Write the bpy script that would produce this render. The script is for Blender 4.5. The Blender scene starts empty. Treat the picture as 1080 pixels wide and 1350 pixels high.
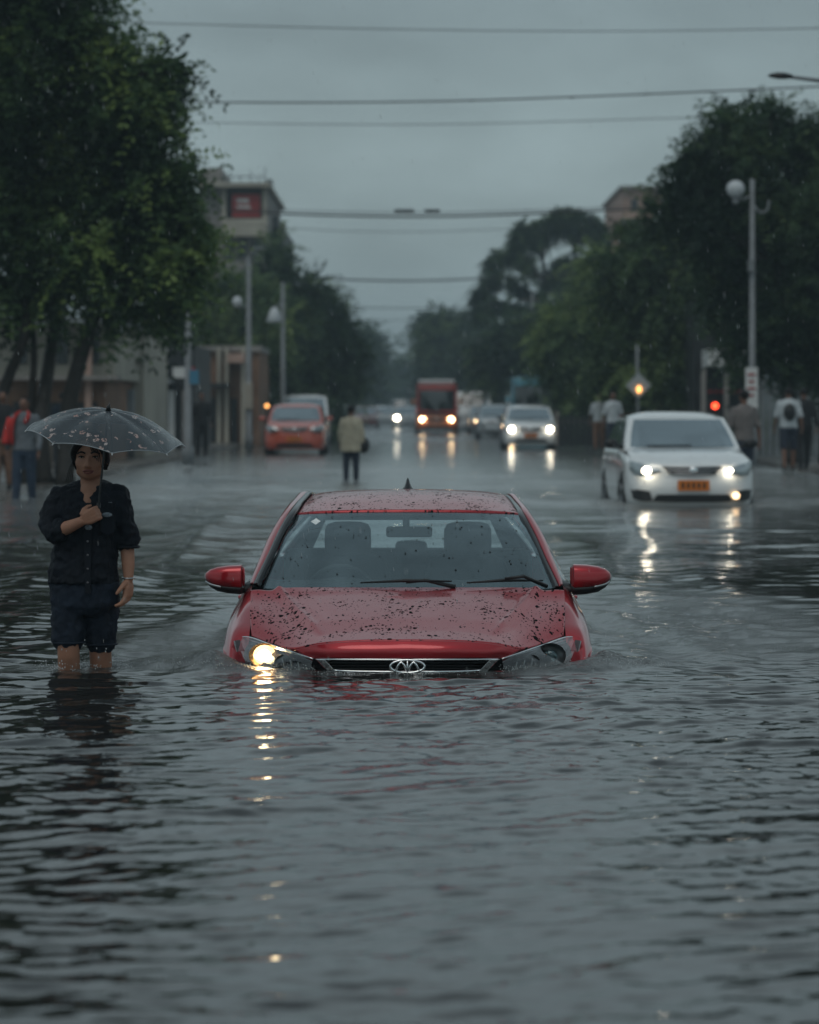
import bpy, math, random
import numpy as np
from mathutils import Vector, Matrix
R = math.radians
scene = bpy.context.scene
C = scene.collection
# ------------------------------------------------------------ camera
CAMH, F, PX0, PY0 = 1.28, 3800.0, 540.0, 540.0
cam = bpy.data.cameras.new('camera'); camo = bpy.data.objects.new('camera', cam); C.objects.link(camo)
camo.location = (0, 0, CAMH); camo.rotation_euler = (R(90), 0, 0)
cam.sensor_fit = 'HORIZONTAL'; cam.sensor_width = 36; cam.lens = 36*F/1080
cam.shift_y = -135/1080
cam.clip_start = 0.5; cam.clip_end = 5000
cam.dof.use_dof = True; cam.dof.focus_distance = 14.6; cam.dof.aperture_fstop = 3.6
scene.camera = camo
scene.view_settings.view_transform = 'Standard'; scene.view_settings.look = 'None'
scene.view_settings.exposure = 0.35; scene.view_settings.gamma = 1
scene.render.engine = 'CYCLES'
cy = scene.cycles
cy.use_denoising = True
cy.max_bounces = 8; cy.diffuse_bounces = 2; cy.glossy_bounces = 4; cy.transmission_bounces = 6
cy.transparent_max_bounces = 12; cy.volume_bounces = 1
cy.sample_clamp_indirect = 12; cy.sample_clamp_direct = 0
cy.caustics_reflective = True; cy.caustics_refractive = False
HAZE = 0.0013
# ------------------------------------------------------------ world
SUN_EL, SUN_AZ = R(58), R(200)
w = bpy.data.worlds.new('World'); scene.world = w; w.use_nodes = True
nt = w.node_tree; nt.nodes.clear()
def N(nt, t, **k):
    n = nt.nodes.new(t)
    for a, b in k.items(): setattr(n, a, b)
    return n
sky = N(nt, 'ShaderNodeTexSky', sky_type='NISHITA'); sky.sun_disc = False
sky.sun_elevation = SUN_EL; sky.sun_rotation = SUN_AZ; sky.air_density = 1.5; sky.dust_density = 4
tc = N(nt, 'ShaderNodeTexCoord')
sp = N(nt, 'ShaderNodeSeparateXYZ'); nt.links.new(tc.outputs['Generated'], sp.inputs[0])
cr = N(nt, 'ShaderNodeValToRGB'); nt.links.new(sp.outputs['Z'], cr.inputs[0])
SKY = [(0.0, (2.2, 2.85, 3.05)), (0.045, (2.2, 2.85, 3.02)), (0.085, (2.12, 2.74, 2.90)), (0.115, (1.82, 2.36, 2.52)), (0.14, (1.50, 1.95, 2.10)),
       (0.20, (2.3, 2.9, 3.12)), (0.40, (2.95, 3.6, 3.8)), (0.58, (1.7, 2.15, 2.35)), (1.0, (1.9, 2.4, 2.6))]
els = cr.color_ramp.elements
while len(els) < len(SKY): els.new(0.5)
for e, (p, c) in zip(els, SKY): e.position = p; e.color = (*c, 1)
mp = N(nt, 'ShaderNodeMapping'); mp.inputs['Scale'].default_value = (5.0, 3.0, 13)
nt.links.new(tc.outputs['Generated'], mp.inputs[0])
nz = N(nt, 'ShaderNodeTexNoise'); nz.inputs['Scale'].default_value = 1.7; nz.inputs['Detail'].default_value = 5
nt.links.new(mp.outputs[0], nz.inputs[0])
mr = N(nt, 'ShaderNodeMapRange'); mr.inputs['From Min'].default_value = .3; mr.inputs['From Max'].default_value = .7
mr.inputs['To Min'].default_value = .78; mr.inputs['To Max'].default_value = 1.18
nt.links.new(nz.outputs[0], mr.inputs[0])
mx = N(nt, 'ShaderNodeVectorMath', operation='SCALE'); nt.links.new(cr.outputs[0], mx.inputs[0]); nt.links.new(mr.outputs[0], mx.inputs['Scale'])
mix = N(nt, 'ShaderNodeMix', data_type='RGBA'); mix.inputs[0].default_value = 0.93
nt.links.new(sky.outputs[0], mix.inputs[6]); nt.links.new(mx.outputs[0], mix.inputs[7])
bg = N(nt, 'ShaderNodeBackground'); bg.inputs[1].default_value = 0.12
nt.links.new(mix.outputs[2], bg.inputs[0])
wo = N(nt, 'ShaderNodeOutputWorld'); nt.links.new(bg.outputs[0], wo.inputs[0])
# sun behind the overcast
sl = bpy.data.lights.new('sun', 'SUN'); sl.energy = 0.5; sl.angle = R(40); sl.color = (1, .97, .92)
slo = bpy.data.objects.new('sun', sl); C.objects.link(slo)
_d = Vector((math.sin(SUN_AZ)*math.cos(SUN_EL), math.cos(SUN_AZ)*math.cos(SUN_EL), math.sin(SUN_EL)))
slo.rotation_euler = _d.to_track_quat('Z', 'Y').to_euler()
# ------------------------------------------------------------ helpers
def P(px, py, Y):
    return Vector(((px-PX0)*Y/F, Y, CAMH-(py-PY0)*Y/F))
def X(px, Y): return (px-PX0)*Y/F
def Z(py, Y): return CAMH-(py-PY0)*Y/F
class MB:
    def __init__(s): s.v = []; s.f = []
    def add(s, vs, fs):
        b = len(s.v); s.v.extend([tuple(v) for v in vs]); s.f.extend([tuple(i+b for i in f) for f in fs]); return s
    def box(s, c, d, rz=0, rx=0, ry=0):
        m = Matrix.Rotation(rz, 3, 'Z') @ Matrix.Rotation(ry, 3, 'Y') @ Matrix.Rotation(rx, 3, 'X')
        vs = [Vector(c) + m @ Vector((x*d[0]/2, y*d[1]/2, z*d[2]/2)) for x in (-1, 1) for y in (-1, 1) for z in (-1, 1)]
        return s.add(vs, [(0, 1, 3, 2), (4, 6, 7, 5), (0, 4, 5, 1), (2, 3, 7, 6), (0, 2, 6, 4), (1, 5, 7, 3)])
    def tube(s, pts, rad, n=8, caps=True, flat=None):
        pts = [Vector(p) for p in pts]
        if not hasattr(rad, '__len__'): rad = [rad]*len(pts)
        ref = None; vs = []; fs = []
        for i, p in enumerate(pts):
            t = (pts[min(i+1, len(pts)-1)] - pts[max(i-1, 0)]).normalized()
            if ref is None: ref = Vector((0, 0, 1)) if abs(t.z) < .9 else Vector((0, -1, 0))
            a = (ref - t*ref.dot(t))
            a = a.normalized() if a.length > 1e-6 else t.orthogonal().normalized()
            ref = a; b = t.cross(a)
            for k in range(n):
                an = 2*math.pi*k/n
                r = rad[i]
                ra, rb = (r, r) if not hasattr(r, '__len__') else r
                vs.append(p + a*math.cos(an)*ra + b*math.sin(an)*rb)
        for i in range(len(pts)-1):
            for k in range(n):
                fs.append((i*n+k, i*n+(k+1) % n, (i+1)*n+(k+1) % n, (i+1)*n+k))
        if caps:
            fs.append(tuple(range(n-1, -1, -1))); fs.append(tuple((len(pts)-1)*n+k for k in range(n)))
        return s.add(vs, fs)
    def ell(s, c, r, nu=16, nv=10, m=None):
        vs = []; fs = []
        c = Vector(c)
        for j in range(nv+1):
            th = math.pi*j/nv
            for i in range(nu):
                ph = 2*math.pi*i/nu
                q = Vector((r[0]*math.sin(th)*math.cos(ph), r[1]*math.sin(th)*math.sin(ph), r[2]*math.cos(th)))
                if m: q = m @ q
                vs.append(c+q)
        for j in range(nv):
            for i in range(nu):
                fs.append((j*nu+i, (j+1)*nu+i, (j+1)*nu+(i+1) % nu, j*nu+(i+1) % nu))
        return s.add(vs, fs)
    def grid(s, rows, closed=False):
        n = len(rows[0]); vs = [p for r in rows for p in r]; fs = []
        for i in range(len(rows)-1):
            for k in range(n if closed else n-1):
                fs.append((i*n+k, i*n+(k+1) % n, (i+1)*n+(k+1) % n, (i+1)*n+k))
        return s.add(vs, fs)
    def prism(s, poly, d):
        """polygon (3-D points) extruded by vector d"""
        n = len(poly); d = Vector(d)
        vs = [Vector(p) for p in poly] + [Vector(p)+d for p in poly]
        fs = [tuple(range(n)), tuple(range(2*n-1, n-1, -1))] + [(k, k+n, (k+1) % n+n, (k+1) % n) for k in range(n)]
        return s.add(vs, fs)
    def mirror(s):
        b = len(s.v); s.v.extend([(-x, y, z) for x, y, z in s.v]); s.f.extend([tuple(i+b for i in reversed(f)) for f in s.f[:]]); return s
    def build(s, name, mat, parent=None, smooth=True, solid=0, bevel=0, sub=0, off=-1, loc=None, autos=None, weld=0):
        me = bpy.data.meshes.new(name); me.from_pydata(s.v, [], s.f); me.validate()
        if smooth: me.polygons.foreach_set('use_smooth', [True]*len(me.polygons))
        me.materials.append(mat)
        o = bpy.data.objects.new(name, me); C.objects.link(o)
        if loc is not None: o.location = loc
        if parent: o.parent = parent
        if weld:
            m = o.modifiers.new('weld', 'WELD'); m.merge_threshold = weld
        if sub: m = o.modifiers.new('sub', 'SUBSURF'); m.levels = sub; m.render_levels = sub
        if solid: m = o.modifiers.new('solid', 'SOLIDIFY'); m.thickness = solid; m.offset = off
        if bevel:
            m = o.modifiers.new('bevel', 'BEVEL'); m.width = bevel; m.segments = 2; m.limit_method = 'ANGLE'; m.angle_limit = R(40)
        if smooth and autos is not None:
            try: me.set_sharp_from_angle(angle=R(autos))
            except Exception: pass
        return o
def fast_mesh(name, v, f, mat, parent=None, smooth=False, attrs=None, loc=None):
    v = np.asarray(v, 'f'); f = np.asarray(f, 'i')
    me = bpy.data.meshes.new(name)
    me.vertices.add(len(v)); me.vertices.foreach_set('co', v.ravel())
    k = f.shape[1]
    me.loops.add(f.size); me.loops.foreach_set('vertex_index', f.ravel())
    me.polygons.add(len(f)); me.polygons.foreach_set('loop_start', np.arange(0, f.size, k, dtype='i'))
    me.update(calc_edges=True); me.validate()
    if smooth: me.polygons.foreach_set('use_smooth', np.ones(len(f), 'b'))
    for a, arr in (attrs or {}).items():
        at = me.attributes.new(a, 'FLOAT', 'POINT'); at.data.foreach_set('value', np.asarray(arr, 'f'))
    me.materials.append(mat)
    o = bpy.data.objects.new(name, me); C.objects.link(o)
    if loc is not None: o.location = loc
    if parent: o.parent = parent
    return o
def empty(name, loc=(0, 0, 0), rz=0, label=None, cat=None, group=None):
    o = bpy.data.objects.new(name, None); C.objects.link(o); o.location = loc; o.rotation_euler = (0, 0, rz)
    o.empty_display_size = .2
    tag(o, label, cat, group); return o
def tag(o, label=None, cat=None, group=None, kind=None):
    if label: o['label'] = label
    if cat: o['category'] = cat
    if group: o['group'] = group
    if kind: o['kind'] = kind
    return o
def copy_tree(o, parent=None):
    c = o.copy(); C.objects.link(c)
    if parent: c.parent = parent
    for ch in list(o.children): copy_tree(ch, c)
    return c
# ------------------------------------------------------------ materials
def mat(name, col=(.5, .5, .5), rough=.6, metal=0, spec=.35, coat=0, emit=None, es=0, var=0, vscale=8, bump=0, bscale=60, alpha=1, trans=0, coatr=.03, sub=0):
    m = bpy.data.materials.new(name); m.use_nodes = True; nt = m.node_tree
    b = nt.nodes['Principled BSDF']
    b.inputs['Base Color'].default_value = (*col, 1); b.inputs['Roughness'].default_value = rough
    b.inputs['Metallic'].default_value = metal; b.inputs['Specular IOR Level'].default_value = spec
    b.inputs['Coat Weight'].default_value = coat; b.inputs['Coat Roughness'].default_value = coatr
    if emit: b.inputs['Emission Color'].default_value = (*emit, 1); b.inputs['Emission Strength'].default_value = es
    if trans: b.inputs['Transmission Weight'].default_value = trans
    if sub: b.inputs['Subsurface Weight'].default_value = sub; b.inputs['Subsurface Radius'].default_value = (.02, .008, .004)
    tc = N(nt, 'ShaderNodeTexCoord')
    if var:
        nz = N(nt, 'ShaderNodeTexNoise'); nz.inputs['Scale'].default_value = vscale; nz.inputs['Detail'].default_value = 6; nz.inputs['Roughness'].default_value = .6
        nt.links.new(tc.outputs['Object'], nz.inputs[0])
        mr = N(nt, 'ShaderNodeMapRange'); mr.inputs['From Min'].default_value = .3; mr.inputs['From Max'].default_value = .7
        mr.inputs['To Min'].default_value = 1-var; mr.inputs['To Max'].default_value = 1+var*.7
        nt.links.new(nz.outputs[0], mr.inputs[0])
        sc = N(nt, 'ShaderNodeVectorMath', operation='SCALE'); sc.inputs[0].default_value = col
        nt.links.new(mr.outputs[0], sc.inputs['Scale']); nt.links.new(sc.outputs[0], b.inputs['Base Color'])
    if bump:
        n2 = N(nt, 'ShaderNodeTexNoise'); n2.inputs['Scale'].default_value = bscale; n2.inputs['Detail'].default_value = 4
        nt.links.new(tc.outputs['Object'], n2.inputs[0])
        bp = N(nt, 'ShaderNodeBump'); bp.inputs['Strength'].default_value = bump; bp.inputs['Distance'].default_value = .01
        nt.links.new(n2.outputs[0], bp.inputs['Height']); nt.links.new(bp.outputs[0], b.inputs['Normal'])
    return m
def emat(name, col, s):
    m = bpy.data.materials.new(name); m.use_nodes = True; nt = m.node_tree; nt.nodes.clear()
    e = N(nt, 'ShaderNodeEmission'); e.inputs[0].default_value = (*col, 1); e.inputs[1].default_value = s
    o = N(nt, 'ShaderNodeOutputMaterial'); nt.links.new(e.outputs[0], o.inputs[0]); return m
M = {}
# ------------------------------------------------------------ ground, road, pavements, water
ZK = [(-50, -.62), (20, -.62), (30, -.28), (38, -.20), (50, -.07), (80, -.035), (110, -.005), (135, .02), (1500, .02)]
def zg(Y):
    for (a, za), (b, zb) in zip(ZK, ZK[1:]):
        if Y <= b:
            t = (Y-a)/(b-a); return za+(zb-za)*t
    return ZK[-1][1]
def noise2(x, y, seed=0, octs=4, f0=1.0):
    """cheap smooth pseudo noise: sum of sines in random directions"""
    rg = np.random.RandomState(seed); out = np.zeros_like(x); 
    for o in range(octs):
        f = f0*2**o
        for k in range(4):
            a = rg.uniform(0, 2*np.pi); ph = rg.uniform(0, 6.28); ff = f*rg.uniform(.7, 1.4)
            out += np.sin((x*np.cos(a)+y*np.sin(a))*ff+ph+1.3*np.sin((x*np.sin(a)-y*np.cos(a))*ff*.7+ph*2))/(2**o)/4
    return out
def wet_mat(name, col, r0, r1, scale, bump=.15, bs=120):
    m = mat(name, col, .3); nt = m.node_tree; b = nt.nodes['Principled BSDF']
    g = N(nt, 'ShaderNodeNewGeometry')
    mp = N(nt, 'ShaderNodeMapping'); mp.inputs['Scale'].default_value = (1, .35, 1); nt.links.new(g.outputs['Position'], mp.inputs[0])
    nz = N(nt, 'ShaderNodeTexNoise'); nz.inputs['Scale'].default_value = scale; nz.inputs['Detail'].default_value = 5
    nt.links.new(mp.outputs[0], nz.inputs[0])
    mr = N(nt, 'ShaderNodeMapRange'); mr.inputs['From Min'].default_value = .35; mr.inputs['From Max'].default_value = .65
    mr.inputs['To Min'].default_value = r0; mr.inputs['To Max'].default_value = r1
    nt.links.new(nz.outputs[0], mr.inputs[0]); nt.links.new(mr.outputs[0], b.inputs['Roughness'])
    n2 = N(nt, 'ShaderNodeTexNoise'); n2.inputs['Scale'].default_value = bs; nt.links.new(g.outputs['Position'], n2.inputs[0])
    bp = N(nt, 'ShaderNodeBump'); bp.inputs['Strength'].default_value = bump; bp.inputs['Distance'].default_value = .01
    nt.links.new(n2.outputs[0], bp.inputs['Height']); nt.links.new(bp.outputs[0], b.inputs['Normal'])
    return m
M['asphalt'] = wet_mat('wet_asphalt', (.07, .074, .08), .12, .3, .5)
M['pave'] = wet_mat('wet_paving', (.10, .09, .08), .2, .6, .8, .3, 60)
M['earth'] = wet_mat('wet_earth', (.05, .045, .035), .4, .9, .3, .5, 20)
ys = [y for y, _ in ZK[1:]]
ys = sorted(set([1.5, 8, 20, 25, 30, 34, 38, 44, 50, 60, 70, 80, 90, 100, 110, 120, 135, 160, 200, 260, 400, 700, 1500]))
def strip(name, x0, x1, dz, m, y0=1.5, y1=1500, thick=0):
    mb = MB(); yy = [y for y in ys if y0 < y < y1]; yy = [y0]+yy+[y1]
    if thick:
        rows = [[(x0, y, zg(y)+dz-thick), (x0, y, zg(y)+dz), (x1, y, zg(y)+dz), (x1, y, zg(y)+dz-thick)] for y in yy]
    else:
        rows = [[(x0, y, zg(y)+dz), (x1, y, zg(y)+dz)] for y in yy]
    mb.grid(rows); return tag(mb.build(name, m, smooth=False), kind='structure')
XL, XR = -5.9, 8.1
strip('ground', -900, 900, -.06, M['earth'])
strip('road', XL, XR, 0, M['asphalt'])
strip('pavement', XL-4.2, XL, .15, M['pave'], 18, 500, .3)
strip('pavement', XR, XR+4.6, .15, M['pave'], 18, 500, .3)
# water sheet
def make_water():
    Ys = [2.6]; 
    while Ys[-1] < 118:
        y = Ys[-1]; Ys.append(y+max(.013, min(.30*y*y/3690, .5 if y > 60 else .3)))
    Ys = np.array(Ys); nc = 560
    u = np.linspace(-1, 1, nc); u = .55*u+.45*u**3
    half = 2.2+.235*Ys
    half = half + np.clip((Ys-34)/20, 0, 1)*0
    Xg = u[None, :]*half[:, None]; Yg = np.repeat(Ys[:, None], nc, 1)
    x, y = Xg, Yg
    rg = np.random.RandomState(5)
    z = np.zeros_like(x)
    def amp(lam):    # fade waves the grid cannot carry
        dy = np.maximum(.013, .30*y*y/3690)
        return np.clip(lam/(dy*2.6)-1, 0, 1)
    wx = x + .12*np.sin(1.3*y+.7)+.06*np.sin(2.9*y+1.9*x); wy = y + .15*np.sin(1.1*x+.3*y)+.05*np.sin(3.1*x+2.2*y)
    calm = .65+.35*noise2(x*.5, y*.22, 9, 3, 1.0)
    for k in range(60):
        lam = rg.choice([.08, .11, .15, .20, .27, .36, .48]) * rg.uniform(.8, 1.25)
        a = np.pi/2 + rg.normal(0, .26 if lam > .14 else .6)
        ph = rg.uniform(0, 6.28); kk = 2*np.pi/lam
        A = .0041*lam/.4/ (1+ (lam/.5)**2) * rg.uniform(.5, 1.2)
        env = .5+.5*np.sin(x*rg.uniform(.5, 1.7)+y*rg.uniform(.3, 1.1)+rg.uniform(0, 6))
        z += A*env*amp(lam)*np.sin(kk*(wx*np.cos(a)+wy*np.sin(a))+ph)
    z *= np.clip(calm, .25, 1.3)*(.70+.60*np.exp(-((y-12.4)/2.4)**2))
    # long low swell for the far water
    for k in range(14):
        lam = rg.uniform(1.2, 4.5); a = np.pi/2+rg.normal(0, .35); ph = rg.uniform(0, 6.28)
        z += .0055*lam/2.5*np.clip((y-12)/15, .1, 1)*np.clip((85-y)/40, 0, 1)*amp(lam)*np.sin(2*np.pi/lam*(wx*np.cos(a)+wy*np.sin(a))+ph)
    # disturbed water: bow wave of the sunken car, rings round the wading person, wash of the white car
    churn = np.zeros_like(x)
    def rnd(f, s): return noise2(x*f, y*f, s, 4, 1.0)
    # distance to the red car's body outline (rounded box)
    cx, cy_, hx, hy = 0.0, 16.12, .86, 2.0
    qx = np.maximum(np.abs(x-cx)-hx+.25, 0); qy = np.maximum(np.abs(y-cy_)-hy+.25, 0)
    d = np.sqrt(qx**2+qy**2)-.25
    z *= 1-.55*np.exp(-(np.maximum(d, 0)/.45)**2)
    front = np.clip((15.4-y)/1.2, 0, 1)
    side = np.exp(-((d-.10)/.16)**2)*front*np.clip((np.abs(x)-.45)/.4, 0, 1)
    z += .042*side*(1+.35*rnd(9, 3))
    churn = np.maximum(churn, np.exp(-(np.maximum(d, 0)/.17)**2)*np.clip((15.8-y)/1.5, .0, 1))
    tail = np.exp(-((y-14.35-.55*(np.abs(x)-1.0))/.16)**2)*np.clip((np.abs(x)-.85)/.12, 0, 1)*np.clip((1.5-np.abs(x))/.5, 0, 1)
    z += .042*tail*(1+.4*rnd(11, 4)); churn = np.maximum(churn, tail*.9)
    ringd = np.exp(-np.maximum(d, 0)/1.3)
    z += .0055*ringd*np.sin(2*np.pi*d/.34+1.2*rnd(1.3, 6))*np.clip((y-13.5)/1.0, .15, 1)
    z += .0050*ringd*rnd(14, 12)*amp(.3)*np.clip((y-14.0)/.8, 0, 1)
    for (ax, ay, s) in ((-1.68, 14.2, 1.0), (-1.53, 14.35, 1.0)):
        r = np.sqrt((x-ax)**2+(y-ay)**2)
        z += .0055*s*np.exp(-r/.55)*np.sin(2*np.pi*r/.21+rnd(1.5, 7))
        e = np.exp(-(r/.20)**2); z += .016*e*(rnd(22, 8)); churn = np.maximum(churn, e)
    # arcs spreading from the car's flanks, and the long tracks earlier traffic left
    z += .0125*np.exp(-np.maximum(d, 0)/1.6)*np.sin(2*np.pi*(d+.10*(y-16))/.52+.9*rnd(.9, 61))*np.clip((y-14.2)/.8, 0, 1)*amp(.5)
    for tx, ta in ((-2.05, .034), (-2.75, .026), (-3.6, .022), (1.55, .016), (2.3, .018)):
        w_ = .10+.004*y
        z += ta*np.clip((y-17.5)/4, 0, 1)*np.clip((60-y)/15, 0, 1)*np.exp(-((x-tx-.012*(y-20)*np.sign(tx)*.6-.05*np.sin(y*.8))/w_)**2)*(1+.5*rnd(2.0, 62))
    # wash between the person and the car
    m = np.exp(-((x+1.15)/.55)**2-((y-15.8)/1.6)**2); z += .015*m*rnd(5, 21)*amp(.3); churn = np.maximum(churn, .30*m)
    m = np.exp(-((x-1.75)/.8)**2-((y-17.2)/2.5)**2); z += .016*m*rnd(4.5, 22)*amp(.4); churn = np.maximum(churn, .30*m)
    # white car wash
    for sx, ex in ((2.75, .5), (4.85, .9)):
        m = np.exp(-((x-sx)/.35)**2-((y-38.3)/.9)**2); z += .05*m*(1+.5*rnd(5, 31)); churn = np.maximum(churn, m)
    m = np.exp(-((x-5.6)/.9)**2-((y-38.8)/.8)**2); z += .05*m*(1+.6*rnd(3, 32)); churn = np.maximum(churn, m*.8)
    m = np.exp(-((x-2.0)/.8)**2-((y-39.5)/.8)**2); z += .03*m*(1+.6*rnd(3, 33)); churn = np.maximum(churn, m*.6)
    m = np.exp(-((x-3.9)/3.2)**2-((y-36.5)/3.0)**2); z += .007*m*rnd(2.2, 34)*amp(1.2)
    z += churn*.006*rnd(38, 40)*amp(.12)
    nr = len(Ys)
    V = np.stack([x, y, z], -1).reshape(-1, 3)
    i = np.arange(nr-1)[:, None]*nc+np.arange(nc-1)[None, :]
    Fc = np.stack([i, i+1, i+nc+1, i+nc], -1).reshape(-1, 4)
    m = bpy.data.materials.new('flood_water'); m.use_nodes = True; nt = m.node_tree; b = nt.nodes['Principled BSDF']
    b.inputs['Roughness'].default_value = .045
    b.inputs['IOR'].default_value = 1.33; b.inputs['Specular IOR Level'].default_value = .9
    g = N(nt, 'ShaderNodeNewGeometry'); at = N(nt, 'ShaderNodeAttribute', attribute_name='churn')
    mp = N(nt, 'ShaderNodeMapping'); mp.inputs['Scale'].default_value = (.75, 1, 1); nt.links.new(g.outputs['Position'], mp.inputs[0])
    n1 = N(nt, 'ShaderNodeTexNoise'); n1.inputs['Scale'].default_value = 11; n1.inputs['Detail'].default_value = 3; nt.links.new(mp.outputs[0], n1.inputs[0])
    b1 = N(nt, 'ShaderNodeBump'); b1.inputs['Strength'].default_value = .22; b1.inputs['Distance'].default_value = .012
    nt.links.new(n1.outputs[0], b1.inputs['Height'])
    n2 = N(nt, 'ShaderNodeTexNoise'); n2.inputs['Scale'].default_value = 75; n2.inputs['Detail'].default_value = 4; n2.inputs['Roughness'].default_value = .75; nt.links.new(g.outputs['Position'], n2.inputs[0])
    b2 = N(nt, 'ShaderNodeBump'); b2.inputs['Distance'].default_value = .016
    nt.links.new(n2.outputs[0], b2.inputs['Height']); nt.links.new(at.outputs['Fac'], b2.inputs['Strength']); nt.links.new(b1.outputs[0], b2.inputs['Normal'])
    # broad ripples for far water where the sheet is coarse
    n3 = N(nt, 'ShaderNodeTexNoise'); n3.inputs['Scale'].default_value = 2.2; n3.inputs['Detail'].default_value = 4
    mp3 = N(nt, 'ShaderNodeMapping'); mp3.inputs['Scale'].default_value = (.7, 1.3, 1); nt.links.new(g.outputs['Position'], mp3.inputs[0]); nt.links.new(mp3.outputs[0], n3.inputs[0])
    b3 = N(nt, 'ShaderNodeBump'); b3.inputs['Strength'].default_value = .5; b3.inputs['Distance'].default_value = .07
    rr_ = N(nt, 'ShaderNodeMapRange'); rr_.inputs['To Min'].default_value = .04; rr_.inputs['To Max'].default_value = .16
    fr = N(nt, 'ShaderNodeAttribute', attribute_name='farness'); nt.links.new(fr.outputs['Fac'], b3.inputs['Strength']); nt.links.new(fr.outputs['Fac'], rr_.inputs[0]); nt.links.new(rr_.outputs[0], b.inputs['Roughness'])
    nt.links.new(n3.outputs[0], b3.inputs['Height']); nt.links.new(b2.outputs[0], b3.inputs['Normal']); nt.links.new(b3.outputs[0], b.inputs['Normal'])
    mixc = N(nt, 'ShaderNodeMix', data_type='RGBA'); mixc.inputs[6].default_value = (.015, .0145, .013, 1); mixc.inputs[7].default_value = (.21, .225, .225, 1)  # pale for foam and silty far water, with far sky sheen painted in
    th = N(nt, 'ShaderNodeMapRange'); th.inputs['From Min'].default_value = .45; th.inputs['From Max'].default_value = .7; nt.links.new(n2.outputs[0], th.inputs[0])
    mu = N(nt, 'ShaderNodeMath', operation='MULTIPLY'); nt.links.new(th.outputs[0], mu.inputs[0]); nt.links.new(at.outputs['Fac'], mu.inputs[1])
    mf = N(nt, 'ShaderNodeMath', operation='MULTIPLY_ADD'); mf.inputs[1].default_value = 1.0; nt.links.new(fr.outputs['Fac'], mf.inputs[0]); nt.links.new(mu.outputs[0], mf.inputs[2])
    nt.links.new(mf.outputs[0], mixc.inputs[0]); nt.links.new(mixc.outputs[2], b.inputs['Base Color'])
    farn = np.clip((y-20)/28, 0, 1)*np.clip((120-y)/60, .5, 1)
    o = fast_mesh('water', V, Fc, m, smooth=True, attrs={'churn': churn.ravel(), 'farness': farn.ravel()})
    tag(o, kind='structure')
make_water()
# ------------------------------------------------------------ rain haze
hm = bpy.data.materials.new('rain_haze'); hm.use_nodes = True; nt = hm.node_tree; nt.nodes.clear()
pv = N(nt, 'ShaderNodeVolumePrincipled'); pv.inputs['Color'].default_value = (.42, .52, .57, 1); pv.inputs['Density'].default_value = HAZE
pv.inputs['Anisotropy'].default_value = .2
o_ = N(nt, 'ShaderNodeOutputMaterial'); nt.links.new(pv.outputs[0], o_.inputs['Volume'])
hz = MB().box((0, 390, 11), (900, 900, 26)).build('haze', hm, smooth=False); tag(hz, kind='stuff')
# ------------------------------------------------------------ curves / patches
def crom(pts, n):
    """Catmull-Rom through pts, n samples per span"""
    p = [Vector(q) for q in pts]; p = [p[0]*2-p[1]] + p + [p[-1]*2-p[-2]]
    out = []
    for i in range(1, len(p)-2):
        for k in range(n):
            t = k/n
            a, b, c, d = p[i-1], p[i], p[i+1], p[i+2]
            out.append(.5*((2*b)+(c-a)*t+(2*a-5*b+4*c-d)*t*t+(3*b-a-3*c+d)*t**3))
    out.append(p[-2].copy()); return out
def crgrid(rows, nu=5, nv=5):
    rr = [crom(r, nu) for r in rows]
    cols = [crom([r[k] for r in rr], nv) for k in range(len(rr[0]))]
    return [[c[i] for c in cols] for i in range(len(cols[0]))]
def glass_mat(name, tint, refl, rough=.02, rc=(1, 1, 1)):
    m = bpy.data.materials.new(name); m.use_nodes = True; nt = m.node_tree; nt.nodes.clear()
    t = N(nt, 'ShaderNodeBsdfTransparent'); t.inputs[0].default_value = (*tint, 1)
    g = N(nt, 'ShaderNodeBsdfGlossy'); g.inputs['Roughness'].default_value = rough; g.inputs[0].default_value = (*rc, 1)
    lw = N(nt, 'ShaderNodeLayerWeight'); lw.inputs[0].default_value = .5
    mr = N(nt, 'ShaderNodeMapRange'); mr.inputs['To Min'].default_value = refl; mr.inputs['To Max'].default_value = 1
    pw = N(nt, 'ShaderNodeMath', operation='POWER'); pw.inputs[1].default_value = 3
    nt.links.new(lw.outputs['Facing'], pw.inputs[0]); nt.links.new(pw.outputs[0], mr.inputs[0])
    mx = N(nt, 'ShaderNodeMixShader'); nt.links.new(mr.outputs[0], mx.inputs[0])
    nt.links.new(t.outputs[0], mx.inputs[1]); nt.links.new(g.outputs[0], mx.inputs[2])
    o = N(nt, 'ShaderNodeOutputMaterial'); nt.links.new(mx.outputs[0], o.inputs[0]); return m
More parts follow.
